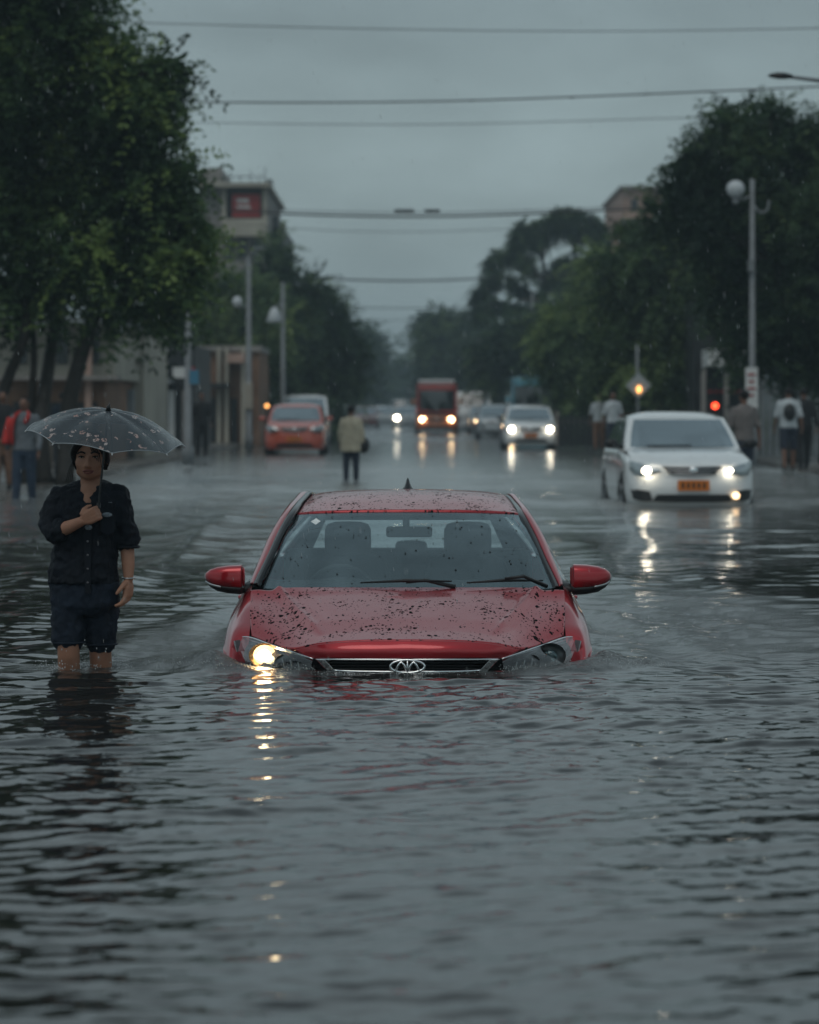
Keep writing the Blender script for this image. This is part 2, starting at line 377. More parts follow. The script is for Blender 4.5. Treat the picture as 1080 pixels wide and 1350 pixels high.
def add_grime(m, col, scales=((26, .10), (60, .10)), dens=.5, drops=True):
    """leaf bits and mud flecks + rain beads on a horizontal panel"""
    nt = m.node_tree; b = nt.nodes['Principled BSDF']
    tc = N(nt, 'ShaderNodeTexCoord')
    nz = N(nt, 'ShaderNodeTexNoise'); nz.inputs['Scale'].default_value = 45; nz.inputs['Detail'].default_value = 4
    nt.links.new(tc.outputs['Object'], nz.inputs[0])
    off = N(nt, 'ShaderNodeVectorMath', operation='SCALE'); off.inputs['Scale'].default_value = .028
    nt.links.new(nz.outputs['Color'], off.inputs[0])
    ad = N(nt, 'ShaderNodeVectorMath', operation='ADD'); nt.links.new(tc.outputs['Object'], ad.inputs[0]); nt.links.new(off.outputs[0], ad.inputs[1])
    mask = None
    for sc, thr, dens in scales:
        mp = N(nt, 'ShaderNodeMapping'); mp.inputs['Scale'].default_value = (1, .55, 1); mp.inputs['Rotation'].default_value = (0, 0, .004*sc)
        nt.links.new(ad.outputs[0], mp.inputs[0])
        v = N(nt, 'ShaderNodeTexVoronoi', feature='F1', voronoi_dimensions='2D'); v.inputs['Scale'].default_value = sc; v.inputs['Randomness'].default_value = 1
        nt.links.new(mp.outputs[0], v.inputs[0])
        sep = N(nt, 'ShaderNodeSeparateColor'); nt.links.new(v.outputs['Color'], sep.inputs[0])
        # random radius: thr * max(r-dens,0)
        lf = N(nt, 'ShaderNodeTexNoise'); lf.inputs['Scale'].default_value = 6.5; lf.inputs['Detail'].default_value = 2; nt.links.new(tc.outputs['Object'], lf.inputs[0])
        rl = N(nt, 'ShaderNodeMath', operation='MULTIPLY_ADD'); rl.inputs[1].default_value = 1.0; nt.links.new(lf.outputs[0], rl.inputs[0]); nt.links.new(sep.outputs[0], rl.inputs[2])
        s1 = N(nt, 'ShaderNodeMath', operation='SUBTRACT'); s1.inputs[1].default_value = 1-dens+.5; nt.links.new(rl.outputs[0], s1.inputs[0])
        s2 = N(nt, 'ShaderNodeMath', operation='MULTIPLY'); s2.inputs[1].default_value = thr/dens*1.6; nt.links.new(s1.outputs[0], s2.inputs[0])
        lt = N(nt, 'ShaderNodeMath', operation='LESS_THAN'); nt.links.new(v.outputs['Distance'], lt.inputs[0]); nt.links.new(s2.outputs[0], lt.inputs[1])
        if mask is None: mask = lt
        else:
            mm = N(nt, 'ShaderNodeMath', operation='MAXIMUM'); nt.links.new(mask.outputs[0], mm.inputs[0]); nt.links.new(lt.outputs[0], mm.inputs[1]); mask = mm
    mc = N(nt, 'ShaderNodeMix', data_type='RGBA'); mc.inputs[6].default_value = (*col, 1); mc.inputs[7].default_value = (.012, .009, .010, 1)
    nt.links.new(mask.outputs[0], mc.inputs[0]); nt.links.new(mc.outputs[2], b.inputs['Base Color'])
    inv = N(nt, 'ShaderNodeMath', operation='MULTIPLY_ADD'); inv.inputs[1].default_value = -.8; inv.inputs[2].default_value = .8
    mt_ = N(nt, 'ShaderNodeMath', operation='MULTIPLY_ADD'); mt_.inputs[1].default_value = -.6; mt_.inputs[2].default_value = .6; nt.links.new(mask.outputs[0], mt_.inputs[0]); nt.links.new(mt_.outputs[0], b.inputs['Metallic'])
    nt.links.new(mask.outputs[0], inv.inputs[0]); nt.links.new(inv.outputs[0], b.inputs['Coat Weight'])
    sp_ = N(nt, 'ShaderNodeMath', operation='MULTIPLY_ADD'); sp_.inputs[1].default_value = -.5; sp_.inputs[2].default_value = .5
    nt.links.new(mask.outputs[0], sp_.inputs[0]); nt.links.new(sp_.outputs[0], b.inputs['Specular IOR Level'])
    # beads
    vb = N(nt, 'ShaderNodeTexVoronoi', feature='F1'); vb.inputs['Scale'].default_value = 190; nt.links.new(tc.outputs['Object'], vb.inputs[0])
    m1 = N(nt, 'ShaderNodeMapRange'); m1.inputs['From Min'].default_value = .05; m1.inputs['From Max'].default_value = .4; m1.inputs['To Min'].default_value = 1; m1.inputs['To Max'].default_value = 0
    nt.links.new(vb.outputs['Distance'], m1.inputs[0])
    nw = N(nt, 'ShaderNodeTexNoise'); nw.inputs['Scale'].default_value = 6; nw.inputs['Detail'].default_value = 3; nt.links.new(tc.outputs['Object'], nw.inputs[0])
    ma = N(nt, 'ShaderNodeMath', operation='MULTIPLY_ADD'); ma.inputs[1].default_value = .6; nt.links.new(nw.outputs[0], ma.inputs[0]); nt.links.new(m1.outputs[0], ma.inputs[2])
    ms = N(nt, 'ShaderNodeMath', operation='MULTIPLY_ADD'); ms.inputs[1].default_value = .5; nt.links.new(mask.outputs[0], ms.inputs[0]); nt.links.new(ma.outputs[0], ms.inputs[2])
    bp = N(nt, 'ShaderNodeBump'); bp.inputs['Strength'].default_value = .16; bp.inputs['Distance'].default_value = .004
    nt.links.new(ms.outputs[0], bp.inputs['Height']); nt.links.new(bp.outputs[0], b.inputs['Normal']); nt.links.new(bp.outputs[0], b.inputs['Coat Normal'])
RED = (.37, .009, .017)
M['red'] = mat('red_paint', RED, .34, metal=.6, coat=1, coatr=.03)
M['red_dirty'] = mat('red_paint_flecked', RED, .36, metal=.6, coat=1, coatr=.05); add_grime(M['red_dirty'], RED, ((27, .15, .27), (50, .18, .32), (95, .22, .24)), .5)
M['black_trim'] = mat('black_trim', (.012, .013, .014), .45, var=.2)
M['gloss_black'] = mat('gloss_black', (.008, .008, .009), .12)
M['chrome'] = mat('chrome', (.75, .77, .78), .12, metal=1)
M['satin'] = mat('satin_metal', (.45, .46, .47), .3, metal=1)
M['windscreen'] = glass_mat('windscreen_glass', (.74, .85, .86), .095, .04, (.80, .95, 1))
M['lens'] = glass_mat('lamp_lens', (.9, .93, .93), .05)
M['dark_glass'] = glass_mat('dark_glass', (.25, .3, .3), .1)
M['cabin'] = mat('cabin_trim', (.028, .032, .034), .7)
M['seat'] = mat('seat_fabric', (.030, .034, .036), .85, bump=.3, bscale=200)
M['bulb'] = emat('headlamp_bulb', (1, .78, .45), 38)
M['reflector'] = mat('reflector', (.8, .74, .6), .12, metal=1)
def red_car():
    O = Vector((-.010, 14.0, -.606))
    car = empty('hatchback_car', O, label='red hatchback sunk to its grille in flood water, flecked with leaf bits, left headlamp lit', cat='car')
    q = lambda dx, py, Y: Vector((dx*Y/F, Y-14.0, CAMH-(py-PY0)*Y/F+.62))
    w = lambda x, Y, z: Vector((x, Y-14.0, z+.62))
    def full(rows, nu, nv, dz=None):
        g = crgrid(rows, nu, nv)
        if dz:
            for r in g:
                for p in r: p.z += dz(p)
        out = []
        for r in g:
            left = [Vector((-p.x, p.y, p.z)) for p in reversed(r[1:])]
            out.append(left+r)
        return out
    # --- bonnet
    hood = [[q(0, 848, 14.02), q(60, 848.5, 14.03), q(112, 852, 14.08), q(150, 858.5, 14.18), q(178, 852, 14.36), q(206, 842, 14.55)],
            [q(0, 828, 14.32), q(60, 828.5, 14.33), q(115, 831, 14.36), q(155, 836, 14.42), q(182, 834, 14.5), q(207, 828, 14.62)],
            [q(0, 806, 14.65), q(62, 806, 14.66), q(125, 808, 14.68), q(168, 811, 14.72), q(190, 810, 14.75), q(207.5, 806, 14.8)],
            [q(0, 789.5, 14.93), q(64, 789.5, 14.93), q(135, 790, 14.95), q(175, 791, 14.97), q(195, 791, 14.98), q(207, 790.5, 14.99)],
            [q(0, 781.5, 15.08), q(64, 781.5, 15.08), q(135, 781.5, 15.07), q(175, 782, 15.06), q(195, 782, 15.05), q(206, 783, 15.05)]]
    def crease(p):
        # raised feature line running from the screen corner to the nose, and a lifted rear lip
        Y = p.y+14.0
        xc = .40+(Y-14.15)*.30
        d = abs(p.x)-xc
        f = min(max((Y-14.22)/.2, 0), 1)
        z = .016*f*math.exp(-(d/.020)**2) + (.010*f*(1/(1+math.exp(d/.02))))*.9
        z += -.006*f*math.exp(-((d-.05)/.05)**2)
        z += .006/(1+math.exp(-(Y-14.97)/.02))
        return z
    MB().grid(full(hood, 14, 12, crease)).build('bonnet', M['red_dirty'], car, solid=.014)
    # --- nose band between bonnet cut and grille
    lip = [[q(0, 849.8, 14.012), q(60, 850.3, 14.022), q(112, 853.8, 14.07), q(148, 861, 14.165)],
           [q(0, 860, 13.985), q(55, 860.5, 13.99), q(106, 862, 14.04), q(137, 866, 14.13)],
           [q(0, 871.5, 13.985), q(50, 871.5, 13.99), q(98, 871, 14.03), q(124, 870.5, 14.10)]]
    MB().grid(full(lip, 10, 6)).build('nose_panel', M['red'], car, solid=.01)
    # --- lower body: plan slices
    plan = [(0, 14.02), (.3, 14.03), (.55, 14.09), (.75, 14.20), (.87, 14.33), (.925, 14.50), (.94, 14.72), (.938, 15.0), (.922, 15.4), (.915, 16.0),
            (.915, 16.9), (.925, 17.4), (.90, 17.85), (.78, 18.15), (.4, 18.27), (0, 18.29)]
    ztop = [-.012, -.012, -.012, -.012, -.012, .085, .150, .205, .26, .30, .33, .35, .36, .36, .36, .36]
    L = []
    L.append([w(x*.96, 14+(y-14)*.985+.02, -.42) for x, y in plan])
    L.append([w(x, y-.02 if y < 14.3 else y, -.22) for x, y in plan])
    L.append([w(x*1.0, y-.015 if y < 14.3 else y, -.06 if y < 14.4 else .02) for x, y in plan])
    L.append([w(x*(.992 if y > 14.4 else 1), y, zt-.05 if zt > 0 else -.03) for (x, y), zt in zip(plan, ztop)])
    L.append([w(x*(.965 if y > 14.4 else .995), y+(.005 if y < 14.4 else 0), zt) for (x, y), zt in zip(plan, ztop)])
    inn = [(0, 14.05, -.012), (.3, 14.06, -.012), (.55, 14.12, -.012), (.74, 14.25, -.012), (.83, 14.4, -.012), (.865, 14.56, .125), (.860, 14.72, .188), (.855, 14.98, .258), (.86, 15.38, .305),
           (.855, 16, .33), (.855, 16.9, .35), (.86, 17.4, .36), (.84, 17.8, .37), (.72, 18.08, .37), (.38, 18.18, .37), (0, 18.2, .37)]
    L.append([w(*p) for p in inn])
    in2 = [(0, 14.06, -.03), (.3, 14.07, -.03), (.55, 14.14, -.03), (.72, 14.28, -.03), (.80, 14.45, -.02), (.800, 14.575, .122), (.800, 14.72, .195), (.812, 14.97, .282), (.825, 15.36, .33),
           (.80, 16, .32), (.80, 16.9, .34), (.80, 17.4, .35), (.78, 17.8, .36), (.66, 18.05, .36), (.36, 18.12, .36), (0, 18.14, .36)]
    L.append([w(*p) for p in in2])
    g = full(L, 8, 5)
    MB().grid(g).build('body_shell', M['red'], car)
    # door shut lines and handles
    for s in (-1, 1):
        for yy in (15.62, 16.62, 17.45):
            MB().tube([w(s*.936, yy, -.3), w(s*.927, yy+.01, .0), w(s*.917, yy+.03, .2), w(s*.89, yy+.05, .27)], .004, 6).build('door_gap', M['gloss_black'], car)
        for yy in (16.45, 17.3):
            MB().tube([w(s*.925, yy-.09, .19), w(s*.955, yy-.06, .2), w(s*.955, yy+.06, .2), w(s*.925, yy+.09, .19)], [(.012, .012)]*4, 8).build('door_handle', M['red'], car)
    # --- greenhouse
    out = [(136, 654, 16.9), (149, 664, 16.48), (160.5, 678, 16.13), (178.5, 708, 15.86), (191, 737, 15.64), (202, 764, 15.46), (206.5, 776, 15.40)]
    inr = [(131, 654, 16.88), (143, 664, 16.44), (153.5, 678, 16.06), (169.6, 708, 15.79), (182.5, 737, 15.57), (195.5, 764, 15.40), (201, 776, 15.33)]
    blk = [(126.5, 655.5, 16.88), (137, 665.5, 16.44), (146.5, 680, 16.02), (162.5, 708, 15.76), (176, 737, 15.54), (189, 764, 15.36), (194, 777, 15.28)]
    ext = lambda pts, xs, zs: [w(xs, 17.7, zs)] + [q(*p) for p in pts]
    for s in (-1, 1):
        sm = Matrix.Diagonal((s, 1, 1))
        o_, i_, b_ = ext(out, .575, .66), ext(inr, .56, .69), ext(blk, .54, .70)
        o3 = [p+Vector((.015, .04, -.035)) for p in o_]
        rows = [[sm @ p for p in r] for r in (b_, i_)]
        MB().grid(crgrid([[p+Vector((0, 0, -.004)) for p in r] for r in rows], 6, 3)).build('roof_moulding' , M['gloss_black'], car, solid=.02)
        rows = [[sm @ p for p in r] for r in (i_, [a.lerp(b, .5)+Vector((.002, 0, .006)) for a, b in zip(i_, o_)], o_, o3)]
        MB().grid(crgrid(rows, 6, 4)).build('pillar_frame', M['red'], car, solid=.012)
        # side glass and quarter
        top = [sm @ p for p in o3][::-1]
        bot = [sm @ w(.835, 15.42, .315), sm @ w(.84, 15.5, .32), sm @ w(.842, 15.7, .325), sm @ w(.842, 15.95, .33), sm @ w(.842, 16.25, .335), sm @ w(.842, 16.6, .34), sm @ w(.842, 17.1, .345), sm @ w(.80, 17.95, .37)]
        MB().grid(crgrid([top, [a.lerp(b, .5)+Vector((s*.02, 0, 0)) for a, b in zip(top, bot)], bot], 5, 4)).build('side_window', M['dark_glass'], car)
        for k, yy in ((0, 16.62), (1, 17.5)):
            xa = .585 if k == 0 else .57
            MB().prism([sm @ w(xa, yy, .745 if k == 0 else .70), sm @ w(xa, yy+.08+.25*k, .745 if k == 0 else .68), sm @ w(.846, yy+.08+.4*k, .34), sm @ w(.846, yy-.02, .34)], sm @ Vector((.012, 0, 0))).build('door_pillar', M['gloss_black'] if k == 0 else M['red'], car, smooth=False)
    roof = [[q(0, 676.5, 15.87), q(70, 677, 15.89), q(120, 678.5, 15.95), q(146, 680.5, 16.02)],
            [q(0, 661, 16.2), q(68, 661.5, 16.21), q(114, 664, 16.26), q(137.5, 668, 16.34)],
            [q(0, 652, 16.5), q(66, 653, 16.5), q(108, 655.5, 16.54), q(131.5, 660, 16.62)],
            [q(0, 648, 16.9), q(64, 649.2, 16.9), q(104, 651.5, 16.9), q(126.5, 655, 16.9)],
            [w(0, 17.35, .785), w(.3, 17.35, .779), w(.48, 17.35, .762), w(.555, 17.35, .735)],
            [w(0, 17.8, .745), w(.3, 17.8, .738), w(.46, 17.78, .72), w(.53, 17.75, .69)]]
    MB().grid(full(roof, 10, 8)).build('roof', M['red_dirty'], car, solid=.02)
    # windscreen
    ws = [[q(0, 677.5, 15.875), q(70, 678, 15.895), q(120, 679.5, 15.955), q(146, 681.5, 16.02)],
          [q(0, 705, 15.64), q(78, 705.2, 15.66), q(134, 706, 15.71), q(160, 707, 15.77)],
          [q(0, 738, 15.38), q(88, 738, 15.41), q(148, 738, 15.48), q(175.5, 738, 15.55)],
          [q(0, 780, 15.09), q(95, 780, 15.12), q(160, 780, 15.20), q(193, 779, 15.29)]]
    MB().grid(full(ws, 8, 8)).build('windscreen', M['windscreen'], car)
    # black printed border of the screen, behind the glass
    gg = full(ws, 12, 16)
    off = Vector((0, .008, -.006)); nR, nC = len(gg), len(gg[0])
    mb = MB(); vs = [p+off for r in gg for p in r]; fs = []
    def inside(u, v):   # u,v in 0..1 from left/top
        uu = abs(u-.5)*2; px = uu*190; dy = v*102
        a = (dy > 4.0 and dy < 92 and uu < .955)
        if a and uu > .90 and dy > 82: a = ((uu-.90)/.055)**2+((dy-82)/10)**2 < 1
        return a
    for i in range(nR-1):
        for k in range(nC-1):
            if not inside((k+.5)/(nC-1), (i+.5)/(nR-1)): fs.append((i*nC+k, i*nC+k+1, (i+1)*nC+k+1, (i+1)*nC+k))
    MB().add(vs, fs).build('screen_black', M['gloss_black'], car)
    # cowl under the wipers
    MB().grid(full([[q(0, 781, 15.07), q(100, 781, 15.08), q(190, 781, 15.15)], [q(0, 783, 15.25), q(100, 783, 15.27), q(190, 783, 15.32)]], 4, 2)).build('cowl', M['black_trim'], car, solid=.02)
    # rain beads and flecks stuck to the glass
    rg = random.Random(4); mb = MB()
    for _ in range(230):
        i = rg.randrange(1, nR-2); k = rg.randrange(2, nC-3); p = gg[i][k].lerp(gg[i+1][k+1], rg.random())
        r = rg.choice([.0012, .0016, .002, .003, .0042])
        mb.ell(p+Vector((rg.uniform(-.02, .02), -.002, .003)), (r*rg.uniform(.8, 1.5), r*1.2, r*.5), 6, 4)
    tag(mb.build('stuck_debris', mat('wet_leaf_bit', (.012, .011, .010), .5), car), kind='stuff')
    # sticker
    c = q(-121, 690, 15.80); mb = MB()
    mb.prism([c+Vector((-.027, -.02, -.004)), c+Vector((0, -.036, -.02)), c+Vector((.026, -.02, -.002)), c+Vector((.002, -.006, .014))], (0, -.002, .001))
    mb.build('screen_sticker', mat('sticker', (.75, .8, .8), .5, var=.3, vscale=90), car, smooth=False)
    # wipers
    for (a, b, c2) in (((-62, 774.5, 15.13), (58, 773, 15.08), (-2, 776, 15.1)), ((78, 774.5, 15.08), (178, 772, 15.20), (128, 771, 15.1))):
        A, B, Cc = q(*a)+Vector((0, -.02, .012)), q(*b)+Vector((0, -.03, .014)), q(*c2)+Vector((0, -.03, .02))
        MB().tube([A, A.lerp(B, .5)+Vector((0, -.012, .008)), B], [.004, .009, .004], 6).tube([B+Vector((.02, .0, -.03)), Cc+Vector((.1, 0, .012)), Cc], [.012, .009, .007], 6).build('wiper', M['black_trim'], car)
    # fin
    p = w(0, 17.15, .792)
    mb = MB(); rows = []
    for t, (hw, y0, y1) in zip((0, .012, .035, .055, .066), ((.034, -.05, .09), (.024, -.035, .08), (.014, -.005, .07), (.008, .03, .06), (.003, .045, .055))):
        rows.append([p+Vector((hw*math.cos(a)*1, (y0+y1)/2-(y1-y0)/2*math.sin(a), t)) for a in [2*math.pi*k/14 for k in range(14)]])
    mb.grid(rows, True); mb.build('antenna_fin', M['gloss_black'], car)
    # --- grille
    MB().grid(full([[q(0, 873, 14.04), q(60, 873, 14.05), q(108, 873, 14.10)], [q(0, 895, 14.05), q(60, 895, 14.06), q(100, 894, 14.10)]], 6, 3)).build('grille', M['gloss_black'], car)
    for py in (877.5, 881.5, 885):
        wd = 104-(py-874)*.6
        MB().tube(crom([q(-wd, py, 14.07), q(-60, py, 14.03), q(0, py, 14.02), q(60, py, 14.03), q(wd, py, 14.07)], 5), [(.0035, .012)]*21, 6).build('grille_slat', M['black_trim'], car)
    fr = [q(-121, 873, 14.085), q(-100, 873, 14.03), q(-50, 873.3, 13.985), q(0, 873.5, 13.98), q(50, 873.3, 13.985), q(100, 873, 14.03), q(121, 873, 14.085)]
    MB().tube(crom(fr, 5), [(.0055, .008)]*31, 8).build('chrome_strip', M['chrome'], car)
    lo = [q(-99, 887, 14.05), q(-80, 888.5, 14.02), q(-40, 889.3, 13.99), q(0, 889.5, 13.985), q(40, 889.3, 13.99), q(80, 888.5, 14.02), q(99, 887, 14.05)]
    MB().tube(crom(lo, 5), [(.006, .008)]*31, 8).build('chrome_strip', M['chrome'], car)
    for s in (-1, 1):
        a = [q(s*121, 872.5, 14.08), q(s*109, 873, 14.05), q(s*94, 889, 14.03), q(s*104, 890, 14.06)]
        MB().prism(a, (0, -.012, 0)).build('chrome_strip', M['chrome'], car, smooth=False, bevel=.003)
    # emblem: ring with two pointed arches
    c = q(0, 882.5, 13.955); mb = MB(); rx, rz = .083, .031
    ring = [c+Vector((rx*math.cos(t), 0, rz*math.sin(t))) for t in [2*math.pi*k/40 for k in range(41)]]
    mb.tube(ring, [(.005, .006)]*41, 8, False)
    for xx in (-.030, .030):
        mb.tube([c+Vector((xx-.030, 0, -.026)), c+Vector((xx-.012, 0, .010)), c+Vector((xx, 0, .021)), c+Vector((xx+.012, 0, .010)), c+Vector((xx+.030, 0, -.026))], [(.006, .005)]*5, 8)
    mb.tube([c+Vector((0, 0, -.03)), c+Vector((0, 0, .03))], .004, 6)
    mb.build('emblem', M['chrome'], car)
    # --- headlights
    for s in (-1, 1):
        sm = Matrix.Diagonal((s, 1, 1))
        T = [(124, 871, 14.09), (150, 862.5, 14.165), (180, 852.5, 14.34), (208, 842.8, 14.53), (229, 843.5, 14.60)]
        Md = [(126, 879, 14.05), (152, 877, 14.10), (182, 872, 14.22), (212, 866, 14.38), (233, 862, 14.54)]
        Bt = [(126, 890, 14.04), (152, 892, 14.08), (182, 891, 14.17), (213, 888, 14.33), (233, 884, 14.52)]
        rows = [[sm @ q(*p) for p in r] for r in (T, Md, Bt)]
        hl = MB().grid(crgrid([[p+Vector((0, .09, 0)) for p in r] for r in rows], 6, 6)).build('headlight', M['gloss_black'], car, solid=.004)
        if s == -1: hl['label'] = 'lit warm headlight'
        MB().grid(crgrid(rows, 6, 6)).build('lens', M['lens'], hl)
        rim = crom([p+Vector((0, -.002, -.004)) for p in rows[0]], 6)
        MB().tube(rim, [(.0035, .007)]*len(rim), 6).build('chrome_bezel', M['chrome'], hl)
        rim = crom([p.lerp(r, .22)+Vector((0, .03, 0)) for p, r in zip(rows[0][:-1], rows[1][:-1])], 6)
        MB().tube(rim, [(.004, .008)]*len(rim), 6).build('chrome_bezel', M['satin'], hl)
        for px, py, Y, dx, dz in ((222, 862, 14.50, .0, .055), (160, 879, 14.22, .02, .03), (150, 880, 14.2, .012, .026), (140, 881, 14.18, .01, .02)):
            p = sm @ q(px, py, Y); MB().box(p, (.006, .06, dz*2), rz=s*.4, ry=s*.25).build('lamp_fin', M['satin'], hl, smooth=False)
        # reflector bowls
        def bowl(c, r, d, mt, nm, yaw=0):
            rows = []
            for j in range(8):
                t = j/7; rr = r*math.sin(t*math.pi/2); yy = d*math.cos(t*math.pi/2)
                rows.append([c+Vector((rr*1.15*math.cos(a), yy, rr*math.sin(a)*.95)) for a in [2*math.pi*k/20 for k in range(20)]])
            return MB().grid(rows, True).build(nm, mt, hl)
        c1 = sm @ q(189, 868, 14.30); bowl(c1, .066, .07, M['reflector'] if s == -1 else M['satin'], 'reflector')
        c2 = sm @ q(163, 877, 14.18); bowl(c2, .040, .05, M['satin'], 'reflector')
        b = MB().ell(c1+Vector((0, .012, -.002)), (.034, .022, .030), 16, 10)
        b.build('bulb', M['bulb'] if s == -1 else M['windscreen'], hl)
        if s == -1:
            MB().ell(c1+Vector((.0, .034, 0)), (.056, .012, .050), 16, 8).build('diffuser', emat('warm_diffuser', (1, .55, .22), 3.2), hl)
    # --- mirrors
    sec = [(.872, .300, .425, .055), (.885, .284, .441, .085), (.95, .289, .438, .092), (1.01, .300, .430, .085), (1.05, .322, .417, .066), (1.072, .348, .400, .044), (1.083, .366, .384, .018)]
    n = 24
    for s in (-1, 1):
        up, lo_ = [], []
        for x, zb, zt, hd in sec:
            zc, hh = (zb+zt)/2, (zt-zb)/2
            pts = []
            for k in range(n+1):
                a = -math.pi*.5 + 2*math.pi*k/n
                ca, sa = math.cos(a), math.sin(a)
                e = .52
                pts.append(w(s*x, 15.35 - math.copysign(abs(ca)**e, ca)*hd + (x-.87)*.12, zc+math.copysign(abs(sa)**e, sa)*hh))
            up.append(pts)
        # split: k from 5.. n-5 upper, rest lower
        kk = 5
        loft_up = [r[kk:n+1-kk] for r in up]; loft_lo = [r[n-kk:n]+r[0:kk+1] for r in up]
        mb = MB().grid(loft_up); mb.add(loft_up[0], [tuple(range(len(loft_up[0])))])
        mir = mb.build('door_mirror', M['red'], car, solid=.004, autos=50)
        mb = MB().grid([[p+Vector((0, 0, -.001)) for p in r] for r in loft_lo]); mb.add(loft_lo[0], [tuple(range(len(loft_lo[0])))])
        mb.build('mirror_base', M['black_trim'], mir, solid=.004, autos=50)
        MB().tube([w(s*.90, 15.36, .305), w(s*.86, 15.40, .318), w(s*.82, 15.46, .325)], [(.022, .05), (.020, .045), (.028, .06)], 10).build('mirror_arm', M['black_trim'], mir)
        MB().tube(crom([w(s*1.075, 15.325, .352), w(s*1.045, 15.295, .338), w(s*.99, 15.268, .326)], 4), [(.006, .003)]*9, 6).build('turn_signal', M['satin'], mir)
    # --- cabin
    MB().grid(full([[w(0, 15.22, .27), w(.4, 15.25, .27), w(.76, 15.35, .27)], [w(0, 15.55, .315), w(.4, 15.57, .315), w(.78, 15.6, .30)], [w(0, 15.85, .28), w(.4, 15.85, .28), w(.79, 15.85, .26)], [w(0, 15.9, .0), w(.4, 15.9, .0), w(.79, 15.9, .0)]], 4, 4)).build('dashboard', M['cabin'], car)
    MB().ell(w(-.36, 15.78, .30), (.17, .10, .05), 16, 8).build('dashboard_hood', M['cabin'], car)
    ring = [w(-.37, 15.98, .235)+Vector((.185*math.cos(t), -.10*math.sin(t)*.6, .185*math.sin(t)*.9)) for t in [2*math.pi*k/32 for k in range(33)]]
    MB().tube(ring, .014, 8, False).tube([ring[0], w(-.37, 15.95, .22), ring[16]], .018, 6).build('steering_wheel', M['cabin'], car)
    for xs, Y, wd, top, hh in ((-.345, 16.6, .132, .620, .17), (.345, 16.6, .135, .620, .17), (.02, 17.35, .095, .478, .09)):
        st = MB()
        rows = []
        for z, a, b in ((top-hh-.05, .92, .6), (top-hh, 1.0, .9), (top-hh*.6, 1.02, 1), (top-hh*.25, 1.0, 1), (top-hh*.07, .88, .8), (top, .55, .4), (top+.002, .1, .1)):
            rows.append([w(xs+wd*a*math.copysign(abs(math.cos(t))**.6, math.cos(t)), Y+.06*b*math.sin(t), z) for t in [2*math.pi*k/24 for k in range(24)]])
        s_o = st.grid(rows, True).build('headrest', M['seat'], car)
        if Y < 17:
            rows = []
            for z, a, b in ((-.25, 1, 1), (.1, 1, 1), (.32, .98, 1), (.40, .86, .9), (.435, .6, .6), (.44, .1, .1)):
                rows.append([w(xs+.25*a*math.copysign(abs(math.cos(t))**.5, math.cos(t)), Y+.02+.09*b*math.sin(t), z) for t in [2*math.pi*k/24 for k in range(24)]])
            MB().grid(rows, True).build('seat', M['seat'], car)
    MB().box(w(0, 17.5, .2), (1.5, .25, .44)).build('rear_bench', M['seat'], car, bevel=.04)
    # tailgate frame round the rear window (seen through the cabin)
    fr = [[w(-.53, 17.8, .69), w(.53, 17.8, .69), w(.80, 18.1, .36), w(-.80, 18.1, .36)], [w(-.50, 17.86, .615), w(.50, 17.86, .615), w(.60, 18.08, .40), w(-.60, 18.08, .40)]]
    mb = MB(); v = fr[0]+fr[1]
    mb.add(v, [(0, 1, 5, 4), (1, 2, 6, 5), (2, 3, 7, 6), (3, 0, 4, 7)]); mb.build('tailgate_frame', M['gloss_black'], car, smooth=False, solid=.02)
    MB().add(fr[1], [(0, 1, 2, 3)]).build('rear_window', glass_mat('rear_glass', (.93, .96, .96), .05), car, smooth=False)
    # interior mirror, sun visors/headliner
    MB().box(q(2, 704.5, 15.9), (.255, .03, .060)).build('inside_mirror', M['cabin'], car, bevel=.02)
    MB().tube([q(-2, 680, 15.98), q(-2, 702, 15.92)], [(.045, .02), (.035, .02)], 10).build('mirror_stem', M['cabin'], car)
    MB().box(w(0, 16.05, .665), (1.0, .22, .02)).build('sun_visor', M['cabin'], car, bevel=.008)
    MB().tube([w(.0, 15.62, .325), w(.05, 15.62, .325), w(.16, 15.62, .33)], .012, 6).build('dash_papers', mat('paper', (.35, .38, .38), .7), car)
    return car
red_car()
# ------------------------------------------------------------ trees
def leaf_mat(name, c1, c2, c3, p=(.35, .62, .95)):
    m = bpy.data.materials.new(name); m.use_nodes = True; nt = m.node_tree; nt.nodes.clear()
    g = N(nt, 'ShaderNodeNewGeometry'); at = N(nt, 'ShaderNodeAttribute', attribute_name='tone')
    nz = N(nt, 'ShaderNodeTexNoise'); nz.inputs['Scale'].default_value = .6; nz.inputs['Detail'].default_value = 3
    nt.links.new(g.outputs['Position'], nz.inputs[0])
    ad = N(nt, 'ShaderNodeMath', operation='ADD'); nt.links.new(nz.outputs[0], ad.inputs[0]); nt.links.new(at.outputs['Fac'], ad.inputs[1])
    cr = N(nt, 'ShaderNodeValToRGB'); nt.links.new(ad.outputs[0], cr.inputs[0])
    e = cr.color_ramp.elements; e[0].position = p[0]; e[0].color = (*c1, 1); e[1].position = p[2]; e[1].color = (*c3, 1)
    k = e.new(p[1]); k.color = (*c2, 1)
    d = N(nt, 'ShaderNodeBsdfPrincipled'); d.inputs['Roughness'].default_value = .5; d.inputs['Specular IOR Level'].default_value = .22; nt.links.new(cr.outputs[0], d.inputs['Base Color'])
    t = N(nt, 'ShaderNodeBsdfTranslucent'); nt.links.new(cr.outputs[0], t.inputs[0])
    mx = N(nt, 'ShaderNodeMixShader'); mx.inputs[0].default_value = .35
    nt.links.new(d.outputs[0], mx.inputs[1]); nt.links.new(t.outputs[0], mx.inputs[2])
    o = N(nt, 'ShaderNodeOutputMaterial'); nt.links.new(mx.outputs[0], o.inputs[0]); return m
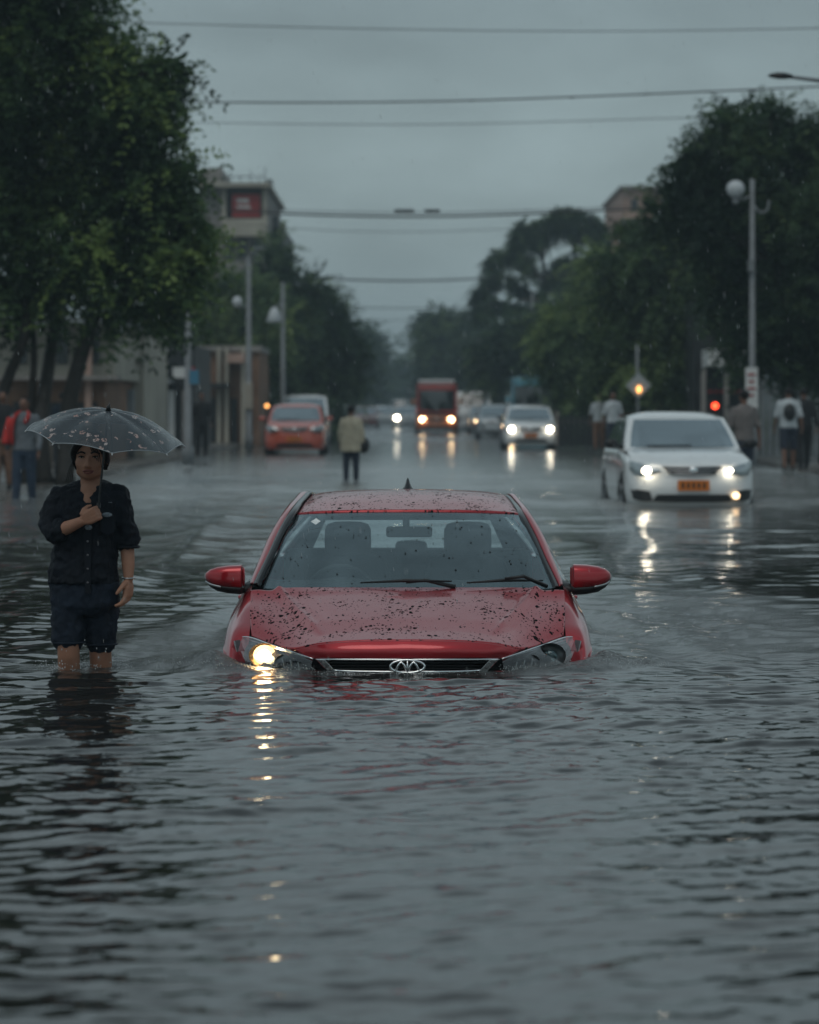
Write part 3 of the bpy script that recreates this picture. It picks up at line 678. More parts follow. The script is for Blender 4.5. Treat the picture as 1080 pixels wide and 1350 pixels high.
M['leaf_big'] = leaf_mat('leaves_bright', (.014, .032, .016), (.060, .112, .042), (.22, .30, .085), (.32, .56, .86))
M['leaf_dark'] = leaf_mat('leaves_dark', (.013, .030, .018), (.048, .088, .042), (.15, .21, .075))
M['leaf_mid'] = leaf_mat('leaves_mid', (.018, .040, .020), (.078, .13, .055), (.21, .28, .095), (.25, .5, .85))
M['bark'] = mat('wet_bark', (.030, .026, .022), .6, var=.4, vscale=5, bump=.8, bscale=14)
def crown_mesh(lobes, n_twig, leaf, twig, seed, droop=.5, shell=.55):
    rg = np.random.RandomState(seed)
    L = np.array(lobes, float)              # cx cy cz rx ry rz
    area = (L[:, 3]*L[:, 5])**.9; pr = area/area.sum()
    which = rg.choice(len(L), n_twig, p=pr); l = L[which]
    d = rg.normal(size=(n_twig, 3)); d /= np.linalg.norm(d, axis=1)[:, None]
    r = shell+(1.02-shell)*rg.rand(n_twig)**.7
    # lumpy radius: sub-clumps and gaps
    lump = 1+.22*np.sin(d[:, 0]*5.3+which*2.1)*np.sin(d[:, 2]*6.1+which)+.12*np.sin(d[:, 0]*13+d[:, 2]*11+which*3)
    keep = ((np.sin(d[:, 0]*7.3+which*1.7)+np.sin(d[:, 2]*8.7+d[:, 1]*5+which*2.9)+rg.normal(size=n_twig)*.5) > -1.6)
    NC = 15                                   # leaf clumps inside each lobe
    cd = rg.normal(size=(len(L), NC, 3)); cd /= np.linalg.norm(cd, axis=2)[..., None]; crad = rg.uniform(.4, 1.08, (len(L), NC)); csz = rg.uniform(.13, .36, (len(L), NC))
    ci = rg.randint(0, NC, n_twig); cc = cd[which, ci]*crad[which, ci][:, None]
    off = d*(csz[which, ci]*r*lump)[:, None]*np.array([1.25, 1.25, .72])
    rel = cc+off; base = l[:, :3]+l[:, 3:]*rel
    ctone = rg.normal(size=(len(L), NC))[which, ci]*.13
    base, d, which, r = base[keep], d[keep], which[keep], r[keep]; nt_ = len(base)
    tone = rg.normal(size=len(L))[which]*.06+ctone[keep]+.12*(d[:, 2])+.05*(r-.8)+rg.normal(size=nt_)*.04  # random clump tone; upper and outer twigs lightened, top light put in colour
    ax = d*.9+rg.normal(size=(nt_, 3))*.45; ax[:, 2] -= droop*rg.uniform(.3, 1.2, nt_)
    ax /= np.linalg.norm(ax, axis=1)[:, None]
    side = np.cross(ax, np.array([0, 0, 1.])+rg.normal(size=(nt_, 3))*.4); side /= np.linalg.norm(side, axis=1)[:, None]+1e-9
    up = np.cross(side, ax)
    K = 7; Vs = []; T = []
    ln = twig*rg.uniform(.6, 1.3, nt_)
    for k in range(K):
        for s in (-1, 1):
            f = (k+.6)/K
            o = base+ax*(ln*f)[:, None]; o[:, 2] -= droop*.5*ln*f*f
            lf = ax*.55+side*s*rg.uniform(.6, 1.1, nt_)[:, None]+rg.normal(size=(nt_, 3))*.25; lf[:, 2] -= .25*droop
            lf /= np.linalg.norm(lf, axis=1)[:, None]
            nn = np.cross(lf, up+rg.normal(size=(nt_, 3))*.5); nn /= np.linalg.norm(nn, axis=1)[:, None]+1e-9
            s_ = (leaf*rg.uniform(.7, 1.25, nt_)*(1-.35*f))[:, None]
            Vs.append(np.stack([o, o+lf*s_*.45+nn*s_*.24, o+lf*s_, o+lf*s_*.5-nn*s_*.24], 1)); T.append(np.repeat(tone[:, None], 4, 1))
    V = np.concatenate(Vs).reshape(-1, 3); T = np.concatenate(T).reshape(-1)
    Fc = np.arange(len(V)).reshape(-1, 4)
    return V, Fc, T
def tree(name, label, base, Y, lobes, n, leaf, lm, seed, trunks, droop=.5, dy=None, shell=.5, group='trees along the street', twigk=4.2, nb=1.0):
    """lobes: (px, py, rx_px, rz_px[, dY]); trunks: list of [(px, py), ...] + radius at base"""
    s = F/Y
    b = P(base, 540, Y); b.z = zg(Y)+(.15 if Y < 300 else 0)
    t = empty(name, b, label=label, cat='tree', group=group)
    rg = random.Random(seed); L = []
    for lb in lobes:
        px, py, rx, rz = lb[:4]; d = lb[4] if len(lb) > 4 else rg.uniform(-1, 1)*(dy or rx/s*.6)
        c = P(px, py, Y)+Vector((0, d, 0))-b
        L.append((c.x, c.y, c.z, .9*rx/s, max(rx, rz)/s*.85, .9*rz/s))
    V, Fc, T = crown_mesh(L, n, leaf, leaf*twigk, seed, droop, shell)
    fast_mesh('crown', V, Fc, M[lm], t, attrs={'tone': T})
    mb = MB(); tops = []
    for pts, r in trunks:
        w3 = [P(px, py, Y)-b + Vector((0, rg.uniform(-.2, .2)*i, 0)) for i, (px, py) in enumerate(pts)]
        w3[0].z = -.05
        c = crom(w3, 5); m_ = len(c)
        mb.tube(c, [r*(1.25 if i == 0 else 1)*(1-.55*i/m_) for i in range(m_)], 10); tops.append((c[-1], r*.42)); tops.append((c[int(m_*.7)], r*.5))
    for l in L:
        c = Vector(l[:3]); tp, rr = min(tops, key=lambda q_: (q_[0]-c).length+ (3 if q_[0].z > c.z+.5 else 0))
        mid = tp.lerp(c, .5)+Vector((rg.uniform(-.3, .3), rg.uniform(-.3, .3), rg.uniform(0, .5)))
        cc = crom([tp, mid, c], 4); mb.tube(cc, [rr*nb*(1-.75*i/len(cc)) for i in range(len(cc))], 7)
        for _ in range(3):
            e = c+Vector((rg.uniform(-1, 1)*l[3], rg.uniform(-1, 1)*l[4], rg.uniform(-.9, .9)*l[5]))*.85
            m2 = c.lerp(e, .5)+Vector((0, 0, .12)); mb.tube([c.lerp(tp, .15), m2, e], [rr*.3, rr*.2, rr*.07], 5)
    mb.build('trunk', M['bark'], t)
    return t
tree('broadleaf_tree', 'huge leaning multi-trunk tree overhanging the left pavement, cropped by the left edge', 75, 48,
     [(-90, 40, 110, 110), (10, 30, 90, 80), (85, 45, 65, 50), (45, -60, 120, 70), (-80, -120, 120, 90), (150, 80, 45, 38), (200, 100, 38, 26), (222, 86, 20, 13), (190, 140, 40, 22),
      (120, 150, 75, 60), (215, 158, 22, 14), (20, 150, 100, 90), (-90, 200, 100, 110), (180, 220, 60, 42), (225, 245, 40, 32), (252, 285, 26, 28), (236, 322, 28, 30),
      (90, 240, 80, 65), (170, 295, 60, 46), (20, 290, 90, 65), (105, 335, 66, 42), (200, 350, 44, 36), (246, 342, 16, 16), (-80, 350, 80, 60), (40, 365, 50, 30), (165, 392, 34, 22), (218, 392, 24, 22), (228, 372, 22, 24)],
     10500, .18, 'leaf_big', 11,
     [([(85, 640), (88, 545), (108, 465), (128, 400), (150, 330), (140, 240)], .16), ([(60, 640), (55, 560), (62, 470), (70, 400), (60, 280), (70, 120)], .14), ([(35, 640), (-5, 570), (12, 500), (40, 430), (20, 300)], .13),
      ([(45, 640), (40, 550), (46, 470), (40, 380), (90, 250)], .08), ([(-40, 640), (-50, 500), (-70, 350), (-60, 100)], .2)], .75)
tree('broadleaf_tree', 'dark round tree beside the left lamp post with white globes', 285, 108,
     [(225, 470, 42, 40), (250, 415, 45, 42), (300, 395, 48, 48), (258, 372, 20, 18), (345, 425, 36, 42), (320, 470, 45, 35), (270, 480, 40, 30), (335, 385, 24, 20), (300, 440, 60, 40)],
     4200, .24, 'leaf_mid', 12, [([(305, 620), (300, 550), (285, 500), (290, 440)], .13), ([(262, 620), (255, 540), (240, 480)], .09)])
tree('broadleaf_tree', 'spreading tree on the left behind the parked orange car, reaching over the road', 405, 118,
     [(362, 372, 26, 24), (385, 400, 36, 34), (412, 385, 26, 22), (436, 400, 14, 9), (430, 440, 36, 34), (455, 468, 24, 26), (400, 455, 44, 40), (380, 500, 46, 30), (440, 500, 36, 26), (350, 480, 26, 50), (364, 335, 11, 22)],
     4600, .27, 'leaf_dark', 13, [([(408, 590), (405, 530), (400, 480), (405, 430)], .2)])
tree('broadleaf_tree', 'hazy slim-topped tree far down the street, left of the vanishing point', 484, 300,
     [(484, 447, 13, 17), (478, 470, 16, 16), (493, 460, 8, 10), (480, 500, 24, 24), (455, 510, 24, 22)], 1500, .65, 'leaf_dark', 14, [([(482, 560), (482, 500), (484, 460)], .3)])
tree('broadleaf_tree', 'low wide tree fading in the haze at the road end', 520, 380,
     [(505, 495, 26, 20), (535, 500, 26, 16), (560, 505, 20, 16), (515, 520, 45, 16)], 1500, .8, 'leaf_dark', 15, [([(520, 556), (520, 520)], .4)])
# right-hand side
tree('broadleaf_tree', 'tallest tree on the right with sky gaps in its top, behind the globe lamp', 1035, 64,
     [(960, 165, 34, 24), (1010, 160, 38, 26), (1050, 185, 36, 30), (925, 200, 30, 28), (985, 205, 46, 32), (898, 240, 26, 26), (940, 255, 42, 34), (1085, 200, 40, 50), (870, 285, 18, 18),
      (1000, 280, 60, 45), (1070, 290, 60, 60), (925, 310, 50, 30), (1020, 360, 70, 50), (1090, 390, 60, 80), (965, 380, 45, 40), (1040, 440, 70, 50), (990, 450, 40, 24), (1140, 260, 60, 90), (1120, 470, 60, 50)],
     7500, .18, 'leaf_dark', 21, [([(1045, 640), (1042, 540), (1035, 450), (1010, 340), (1000, 230)], .2), ([(1090, 640), (1085, 500), (1070, 350), (1060, 230)], .16)], .35)
tree('broadleaf_tree', 'yellow-green layered tree on the right above the diamond sign', 880, 80,
     [(880, 320, 44, 26), (840, 350, 44, 30), (920, 350, 44, 30), (810, 385, 36, 30), (870, 400, 60, 34), (940, 410, 48, 36), (900, 450, 60, 30), (835, 440, 50, 34), (960, 480, 40, 28), (880, 490, 70, 26), (820, 480, 40, 30), (960, 330, 30, 30), (846, 300, 12, 14), (822, 296, 10, 6)],
     6500, .21, 'leaf_mid', 22, [([(885, 620), (882, 550), (870, 480), (875, 400)], .15), ([(935, 620), (935, 540), (930, 450)], .12)], .8)
tree('broadleaf_tree', 'yellow-green tree on the right, behind and left of the diamond sign', 775, 98,
     [(790, 395, 32, 28), (760, 420, 32, 26), (740, 450, 30, 26), (790, 450, 44, 32), (752, 480, 18, 22), (790, 490, 34, 26), (810, 490, 30, 30), (775, 512, 18, 14), (800, 350, 24, 20)],
     4000, .26, 'leaf_mid', 23, [([(778, 610), (778, 540), (770, 480), (775, 430)], .14), ([(730, 610), (732, 540), (740, 480)], .1)], .7)
tree('broadleaf_tree', 'rounded tree on the right behind the blue bus', 690, 145,
     [(705, 440, 32, 28), (670, 455, 30, 26), (735, 430, 28, 26), (655, 485, 28, 24), (700, 485, 44, 28), (740, 480, 30, 30), (715, 508, 24, 12)],
     3000, .36, 'leaf_dark', 24, [([(690, 580), (690, 520), (692, 470)], .2)])
tree('broadleaf_tree', 'hazy flat-topped tree on the right above the red bus', 598, 230,
     [(575, 425, 16, 11), (600, 430, 26, 12), (562, 445, 17, 11), (590, 450, 34, 20), (625, 445, 26, 20), (600, 480, 34, 26), (640, 480, 34, 40), (610, 510, 44, 20), (575, 480, 14, 14)],
     3200, .52, 'leaf_dark', 25, [([(612, 565), (608, 510), (600, 460)], .3)])
def drooping_tree():
    Y = 165; s = F/Y; b = P(725, 540, Y); b.z = zg(Y)
    t = empty('conifer_tree', b, label='tall dark conifer with long drooping arms reaching left, on the right above the buses', cat='tree', group='trees along the street')
    rg = random.Random(8); mb = MB(); L = []; tw = []
    mb.tube([Vector((0, 0, 0)), P(722, 450, Y)-b, P(716, 340, Y)-b], [.4, .28, .08], 8).tube([Vector((.6, .3, 0)), P(752, 400, Y)-b, P(762, 300, Y)-b], [.35, .2, .06], 8)
    arms = [((718, 400), (690, 378), (650, 362), (628, 392)), ((716, 372), (690, 340), (660, 332), (646, 348)), ((716, 345), (700, 308), (686, 300), (682, 325)), ((722, 420), (690, 405), (650, 400), (632, 410)),
            ((716, 340), (718, 300), (712, 292), (706, 306)), ((757, 330), (748, 288), (738, 282), (730, 300)), ((762, 320), (780, 292), (790, 300), (796, 318)), ((722, 380), (740, 350), (752, 345), (765, 362)), ((760, 330), (765, 290), (757, 283), (750, 292))]
    for a in arms:
        c = crom([P(px, py, Y)-b+Vector((0, rg.uniform(-1, 1), 0)) for px, py in a], 5)
        mb.tube(c, [.12*(1-.8*i/len(c)) for i in range(len(c))], 5)
        for i, p in enumerate(c[3:]): L.append((p.x, p.y, p.z-.1, .36, .36, .34))
    for px, py, rx, rz in ((740, 348, 9, 12), (765, 345, 12, 16), (722, 360, 8, 14), (728, 385, 24, 28), (715, 415, 28, 18), (760, 385, 30, 34), (785, 362, 10, 16)):
        c = P(px, py, Y)-b; L.append((c.x, c.y, c.z, rx/s, rx/s, rz/s))
    V, Fc, T = crown_mesh(L, 4200, .26, .62, 9, .9, .3)
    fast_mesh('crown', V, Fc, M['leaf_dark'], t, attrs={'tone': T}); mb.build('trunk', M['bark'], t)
drooping_tree()
# undergrowth along both pavements and the far wood
def hedge(name, label, px0, px1, py0, Y, n, leaf, lm, seed, depth=2.0, cat='hedge', kind=None):
    rg = random.Random(seed); s = F/Y; L = []
    b = P((px0+px1)/2, 540, Y); b.z = zg(Y)+.1
    k = max(4, int((px1-px0)/28))
    for i in range(k):
        px = px0+(px1-px0)*(i+.5)/k; h = (Z(py0, Y)-b.z)*rg.uniform(.7, 1.05)
        L.append((X(px, Y)-b.x, rg.uniform(-.3, .3)*depth, h*.5, (px1-px0)/k/s*.8, depth*.5, h*.55))
    V, Fc, T = crown_mesh(L, n, leaf, leaf*3.5, seed, .3, .5)
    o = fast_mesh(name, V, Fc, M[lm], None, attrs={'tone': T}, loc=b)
    tag(o, label, cat if not kind else None, kind=kind); return o
hedge('hedge', 'dark clipped hedge along the right pavement beyond the pedestrians', 850, 1110, 552, 74, 2600, .12, 'leaf_dark', 41)
hedge('hedge', 'hazy dark hedge under the trees right of the traffic queue', 735, 850, 530, 108, 2000, .18, 'leaf_dark', 42)
hedge('hedge', 'dark shrubs behind the parked orange car on the left', 330, 440, 520, 112, 2000, .2, 'leaf_dark', 43)
far = MB()
rg = random.Random(77)
hill = []
for i in range(60):
    x = -260+i*9.0; hill.append((x, 8.5+5*math.sin(i*.35)+3*math.sin(i*.9+1)+rg.uniform(-.8, .8)))
L = [(x, rg.uniform(-12, 12), h*.45, 8, 9, h*.6) for x, h in hill]
V, Fc, T = crown_mesh(L, 9000, 1.6, 5, 78, .3, .5)
tag(fast_mesh('far_wood', V, Fc, M['leaf_dark'], None, attrs={'tone': T}, loc=(0, 560, 0)), 'far-off hazy wood closing the end of the road', kind='stuff')
# ------------------------------------------------------------ buildings, lamps, wires, signs
M['conc'] = mat('stained_concrete', (.24, .225, .21), .85, var=.35, vscale=.8)
M['cream'] = mat('cream_render', (.34, .32, .27), .85, var=.3, vscale=.6)
M['pinkw'] = mat('pink_render', (.40, .27, .22), .85, var=.25, vscale=.4)
M['brownw'] = mat('brown_render', (.20, .115, .075), .85, var=.4, vscale=.9)
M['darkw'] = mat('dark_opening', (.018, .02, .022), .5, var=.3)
M['glassd'] = mat('window_pane', (.03, .038, .042), .12)
M['white'] = mat('off_white_paint', (.55, .56, .55), .5, var=.2, vscale=2)
M['redsign'] = mat('red_sign', (.28, .025, .025), .5, var=.2)
M['corr'] = mat('corrugated_sheet', (.22, .24, .25), .45, metal=.2, var=.3, vscale=2)
M['pole'] = mat('grey_pole', (.17, .185, .195), .55, var=.25, vscale=3)
M['wood'] = mat('wood_pole', (.11, .095, .08), .8, var=.3, vscale=3)
M['globe'] = mat('globe_lamp', (.45, .48, .50), .35)
M['wire'] = mat('black_cable', (.02, .02, .022), .5)
M['amber'] = emat('amber_lamp', (1, .42, .12), 3)
M['redlamp'] = emat('red_lamp', (1, .06, .02), 5)
M['green'] = mat('green_sign', (.05, .14, .10), .6, var=.3)
M['blue'] = mat('blue_sign', (.05, .17, .26), .6)
def pbox(mb, px0, px1, py0, py1, Y, dep=.2, dz=None):
    x0, x1, z0, z1 = X(px0, Y), X(px1, Y), Z(py1, Y), Z(py0, Y)
    return mb.box(((x0+x1)/2, Y+dep/2, (z0+z1)/2), (x1-x0, dep, z1-z0))
class Bld:
    """building whose parts are given in picture spans at a real distance"""
    def __init__(s, name, label, px, Y, cat='building', group=None):
        s.Y = Y; s.o = empty(name, (X(px, Y), Y, zg(Y)+.12), label=label, cat=cat, group=group)
    def part(s, name, px0, px1, py0, py1, dy, dep, m, bevel=0, parent=None):
        mb = MB(); Y = s.Y+dy
        pbox(mb, px0, px1, py0, py1, Y, dep); p = parent or s.o
        base = s.o.location
        mb.v = [(x-base.x, y-base.y, z-base.z) for x, y, z in mb.v]
        return mb.build(name, m, p, smooth=False, bevel=bevel)
    def window(s, px0, px1, py0, py1, dy=-.06, f=.08):
        fr = s.part('window', px0, px1, py0, py1, dy, .05, M['conc'])
        s.part('pane', px0+.7, px1-.7, py0+.7, py1-.7, dy-.02, .03, M['glassd'], parent=fr)
        return fr
# apartment tower, left
b = Bld('apartment_building', 'weathered flat-roofed apartment block with a red sign under its roof, above the left trees', 305, 132, 'building')
b.part('wall', 262, 352, 243, 575, 0, 14, M['conc'])
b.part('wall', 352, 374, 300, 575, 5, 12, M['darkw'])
b.part('stair_tower', 264, 292, 221, 243, 2, 6, M['conc'])
b.part('roof_slab', 258, 356, 240, 246, -1, 16, M['cream'])
b.part('recess', 292, 347, 249, 289, -.10, .08, M['darkw'])
sg = b.part('red_sign', 306, 343, 256, 286, -.4, .12, M['redsign'])
b.part('sign_lettering', 312, 328, 262, 267, -.42, .015, M['white'], parent=sg); b.part('sign_lettering', 312, 330, 271, 275, -.42, .015, M['white'], parent=sg)
for x in (292, 346): b.part('pilaster', x, x+6, 246, 300, -.5, .4, M['cream'])
b.part('balcony', 292, 352, 288, 311, -1.2, 1.2, M['cream'])
b.part('balcony', 286, 350, 345, 362, -1.2, 1.2, M['conc'])
b.part('balcony', 286, 350, 400, 415, -1.2, 1.2, M['conc'])
for y in (316, 368, 420, 470):
    for x in (268, 296, 314, 332): b.window(x, x+12, y, y+24)
b.part('window_blind', 337, 349, 334, 350, -.25, .05, M['white'])
for x, h in ((303, 222), (316, 230), (330, 224), (341, 232), (349, 220), (357, 236)):
    b.part('roof_mast', x, x+1.2, h, 243, 1.5, .1, M['pole'])
b.part('roof_rail', 296, 350, 232, 233.5, .3, .06, M['pole'])
b.part('water_tank', 351, 359, 236, 252, 2, 1, M['corr'])
for i, (x0, x1, y0) in enumerate(((352, 366, 285), (360, 374, 292))): b.part('rear_block', x0, x1, y0, 575, 6+i*4, 3, M['darkw'] if i == 0 else M['conc'])
# pink building, right
b = Bld('apartment_building', 'pinkish flat-roofed building showing over the right-hand trees', 870, 175, 'building')
b.part('wall', 821, 960, 248, 572, 0, 16, M['pinkw']); b.part('roof_slab', 818, 963, 244.5, 248, -.5, 17, M['conc']); b.part('wall', 808, 825, 292, 572, 1, 14, M['pinkw'])
for y in (262, 300, 340, 380):
    for x in (832, 850, 872, 895, 918): b.window(x, x+9, y, y+16)
b.part('ledge', 821, 960, 288, 291, -.5, .5, M['white'])
# shops on the left
b = Bld('shop_building', 'cream two-storey house with brown ground floor behind the leaning tree', 50, 66)
b.part('wall', -90, 152, 425, 500, 0, 8, M['cream']); b.part('wall', -90, 140, 500, 612, -.2, 8, M['brownw']); b.part('ledge', -90, 155, 495, 501, -.8, .8, M['conc'])
for x in (-30, 20, 74, 116): b.window(x, x+16, 436, 480)
for x in (-55, 18, 60, 102): b.part('doorway', x, x+26, 530, 612, -.27, .06, M['darkw'])
b.part('pilaster', 112, 120, 425, 610, -.5, .3, M['pinkw']); b.part('roof', -95, 158, 418, 426, -1, 10, M['corr'])
b = Bld('shop_building', 'pale narrow house with a faded green sign and corrugated shutter, left of the first pole', 165, 72)
b.part('wall', 145, 190, 418, 602, 0, 7, M['cream']); b.part('sign', 150, 174, 459, 466, -.12, .1, M['green']); b.part('awning', 143, 186, 472, 477, -1.2, 1.2, M['conc'], .02)
sh = MB()
for i in range(16): sh.tube([(X(134+i*2.9, 71)-b.o.location.x, -1.3, 0), (X(134+i*2.9, 71)-b.o.location.x, -1.3, Z(512, 71)-.1)], .035, 6)
sh.build('shutter', M['corr'], b.o)
b.part('roof', 142, 194, 413, 419, -.6, 8, M['conc']); b.window(156, 168, 432, 450)
b = Bld('shop_building', 'dark row shop with white fascia board beside the first pole', 222, 84)
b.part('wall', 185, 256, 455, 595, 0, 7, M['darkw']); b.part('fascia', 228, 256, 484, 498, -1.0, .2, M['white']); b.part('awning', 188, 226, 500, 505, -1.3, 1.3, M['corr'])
for x, m in ((192, 'white'), (206, 'conc'), (222, 'white'), (240, 'conc')): b.part('door_panel', x, x+8, 515, 595, -.1, .08, M[m])
b.part('sign', 251, 257, 484, 490, -1.1, .06, M['redsign'])
b = Bld('shop_building', 'orange-brown shopfront with pale pillars beside the second lamp post', 292, 100)
b.part('wall', 256, 342, 462, 588, 0, 7, M['brownw'])
for x in (286, 296, 318): b.part('pillar', x, x+5, 458, 588, -.6, .4, M['cream'])
for x in (260, 275, 304, 324): b.part('doorway', x, x+9, 525, 588, -.12, .1, M['darkw'])
b.part('awning', 270, 300, 505, 511, -1.3, 1.2, M['darkw']); b.part('balcony', 300, 322, 466, 478, -1.0, 1.0, M['pinkw']); b.part('parapet', 254, 344, 456, 463, -.2, 7.4, M['conc'])
# shop and fence on the right
b = Bld('shop_building', 'dark shop with white canopies behind the right-hand lamp post', 960, 76)
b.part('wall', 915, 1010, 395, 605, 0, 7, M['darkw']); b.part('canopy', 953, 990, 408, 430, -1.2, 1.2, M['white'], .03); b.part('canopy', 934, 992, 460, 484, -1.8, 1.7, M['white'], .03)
for x in (925, 955, 990): b.part('post', x, x+6, 486, 603, -1.6, .15, M['conc'])
sg = b.part('sign_board', 930, 992, 512, 520, -1.2, .08, M['darkw'])
for i in range(7): b.part('sign_lettering', 934+i*8, 939+i*8, 514, 518.5, -1.24, .02, M['redsign'], parent=sg)
def fence(name, label, px0, px1, Y, py0, step, m):
    o = empty(name, (X(px0, Y), Y, zg(Y)+.15), label=label, cat='fence'); b_ = o.location
    h = Z(py0, Y)-b_.z; W = X(px1, Y)-b_.x; mb = MB(); n = int(W/step)
    for i in range(n): mb.box((i*step+step/2, 0, h/2), (step*.8, .03, h+random.Random(i).uniform(-.05, .05)))
    mb.build('boards', m, o, smooth=False)
    for k in range(int(W/2.4)+1): MB().box((k*2.4, .08, h/2+.05), (.1, .1, h+.15)).build('post', M['conc'], o, smooth=False)
    MB().box((W/2, .05, h*.8), (W, .05, .08)).build('rail', M['conc'], o, smooth=False)
fence('board_fence', 'grey upright board fence behind the right pavement', 985, 1130, 70, 497, .16, M['corr'])
fence('board_fence', 'weathered low fence behind the pedestrians on the left pavement', -60, 130, 58, 560, .2, M['wood'])
fence('board_fence', 'dark railing panels under the trees left of the white car', 735, 862, 92, 548, .18, M['darkw'])
# lamp posts
def post(name, label, cat, px, Y, py_top, r, m, group=None):
    b_ = Vector((X(px, Y), Y, zg(Y)+.15)); o = empty(name, b_, label=label, cat=cat, group=group)
    h = Z(py_top, Y)-b_.z
    MB().tube([(0, 0, 0), (0, 0, .4), (0, 0, .42), (0, 0, h)], [r*1.5, r*1.4, r, r*.7], 12).build('pole', m, o)
    return o, b_, h
o, b_, h = post('street_lamp', 'grey lamp post with a white globe and hooked arm, right of the white car', 'street lamp', 992, 62, 236, .075, M['pole'])
l = lambda px, py, Y: P(px, py, Y)-b_
MB().tube([l(992, 258, 62), l(980, 262, 62), l(970, 262, 62)], .03, 8).tube(crom([l(993, 270, 62), l(1003, 280, 62), l(1012, 276, 62), l(1014, 264, 62)], 4), .028, 8).build('arm', M['pole'], o)
MB().ell(l(970, 249, 62), (.2, .2, .19), 18, 12).build('globe', M['globe'], o); MB().tube([l(970, 262, 62), l(970, 270, 62)], [.09, .05], 10).build('socket', M['pole'], o)
nb = MB().box(l(991, 512, 61.8), (.26, .03, .9)).build('notice_board', M['white'], o, smooth=False)
for k, w_ in enumerate((.16, .12, .17, .1)): MB().box(l(991, 494+k*9, 61.77), (w_, .012, .05)).build('printed_line', M['redsign'], nb, smooth=False)
MB().box(l(990, 350, 61.9), (.12, .12, .25)).build('junction_box', M['pole'], o, smooth=False)
o, b_, h = post('utility_pole', 'pale concrete pole with a short crossarm, nearest on the left pavement', 'utility pole', 248, 62, 398, .085, M['pole'])
l = lambda px, py, Y: P(px, py, Y)-b_
MB().box(l(252, 412, 62), (.75, .06, .07)).build('crossarm', M['wood'], o, smooth=False)
MB().box(l(256, 497, 61.9), (.2, .03, .3)).build('small_sign', M['blue'], o, smooth=False)
o, b_, h = post('street_lamp', 'tall grey lamp post on the left with a small round lamp on its left side', 'street lamp', 328, 86, 338, .09, M['pole'])
l = lambda px, py, Y: P(px, py, Y)-b_
MB().tube(crom([l(328, 400, 86), l(322, 404, 86), l(314, 404, 86)], 3), .03, 8).build('arm', M['pole'], o); MB().ell(l(313, 398, 86), (.15, .15, .17), 14, 10).build('globe', M['globe'], o)
MB().tube([l(328, 345, 86), l(336, 328, 86), l(350, 326, 86)], [.05, .04, .03], 8).build('upper_arm', M['pole'], o)
MB().box(l(328, 522, 85.9), (.22, .1, .8)).build('meter_box', M['cream'], o, smooth=False, bevel=.02)
o, b_, h = post('street_lamp', 'grey lamp post on the left with a broad white shaded lamp, behind the white van', 'street lamp', 373, 105, 372, .09, M['pole'])
l = lambda px, py, Y: P(px, py, Y)-b_
MB().tube(crom([l(373, 405, 105), l(368, 402, 105), l(362, 406, 105)], 3), .035, 8).build('arm', M['pole'], o)
MB().tube([l(362, 405, 105), l(362, 409, 105), l(362, 423, 105), l(362, 425, 105)], [.06, .16, .30, .24], 16).build('lamp_shade', M['globe'], o)
for px, Y, pt, lb in ((401, 150, 425, 'slim hazy pole left of the road behind the spreading tree'), (783, 100, 466, 'plain grey pole right of the traffic, left of the diamond sign'), (738, 122, 470, 'thin hazy pole beside the blue bus'), (702, 150, 385, 'tall hazy pole over the small silver car'), (640, 210, 440, 'faint far pole above the white van')):
    o, b_, h = post('utility_pole', lb, 'utility pole', px, Y, pt, .09, M['pole'], 'plain poles along the street'); MB().box((0, 0, h-.4), (1.2, .07, .08)).build('crossarm', M['wood'], o, smooth=False)
# lamp whose arm reaches in at the top right
Y = 40; b_ = Vector((X(1150, Y), Y, zg(Y)+.15)); o = empty('street_lamp', b_, label='dark cobra-head street lamp reaching in at the top right corner', cat='street lamp')
l = lambda px, py, Y=40: P(px, py, Y)-b_
MB().tube([(0, 0, 0), (0, 0, .5), l(1150, 160), l(1147, 130), l(1120, 112), l(1080, 106), l(1040, 101)], [.11, .09, .06, .05, .04, .03, .025], 12).build('pole', M['pole'], o)
rows = []
for t, (rx_, rz_) in zip((0, .04, .12, .22, .31, .35), ((.02, .02), (.05, .035), (.08, .05), (.075, .05), (.04, .03), (.01, .01))):
    c = l(1046, 102)+Vector((-t, 0, .01+t*.04)); rows.append([c+Vector((0, rx_*math.cos(a), rz_*math.sin(a)*(1.1 if math.sin(a) > 0 else .8))) for a in [2*math.pi*k/16 for k in range(16)]])
MB().grid(rows, True).build('lamp_head', M['gloss_black'], o)
# wires over the road
def wire(pts, Y, r, lb, beads=None):
    c = crom([P(px, py, Y) for px, py in pts], 10)
    r *= .75; o0 = c[0].copy(); ob = MB().tube([p-o0 for p in c], r, 6).build('overhead_wire', M['wire'], loc=o0)
    tag(ob, lb, 'wire', 'overhead wires across the street')
    if beads:
        for px, py, w_ in beads: MB().tube([P(px, py, Y)-o0, P(px+w_, py, Y)-o0], r*1.5, 6).build('splice', M['wire'], ob)
wire([(-60, 22), (190, 30), (500, 38), (800, 41), (1080, 37), (1200, 33)], 55, .011, 'highest thin wire, just under the top of the picture')
wire([(-60, 124), (240, 134), (540, 134), (800, 126), (1080, 114), (1200, 108)], 60, .022, 'thick dark cable below the highest wire', [(620, 132.5, 3), (752, 128.5, 4), (850, 124, 3), (990, 119, 8)])
wire([(-60, 155), (240, 161), (560, 164), (910, 155), (1200, 147)], 75, .013, 'faint thin wire right below the thick dark cable')
wire([(300, 278), (440, 284), (600, 285), (830, 276), (1000, 268)], 95, .045, 'spliced heavy cable level with the pinkish roof', [(520, 278, 26), (560, 278, 20)])
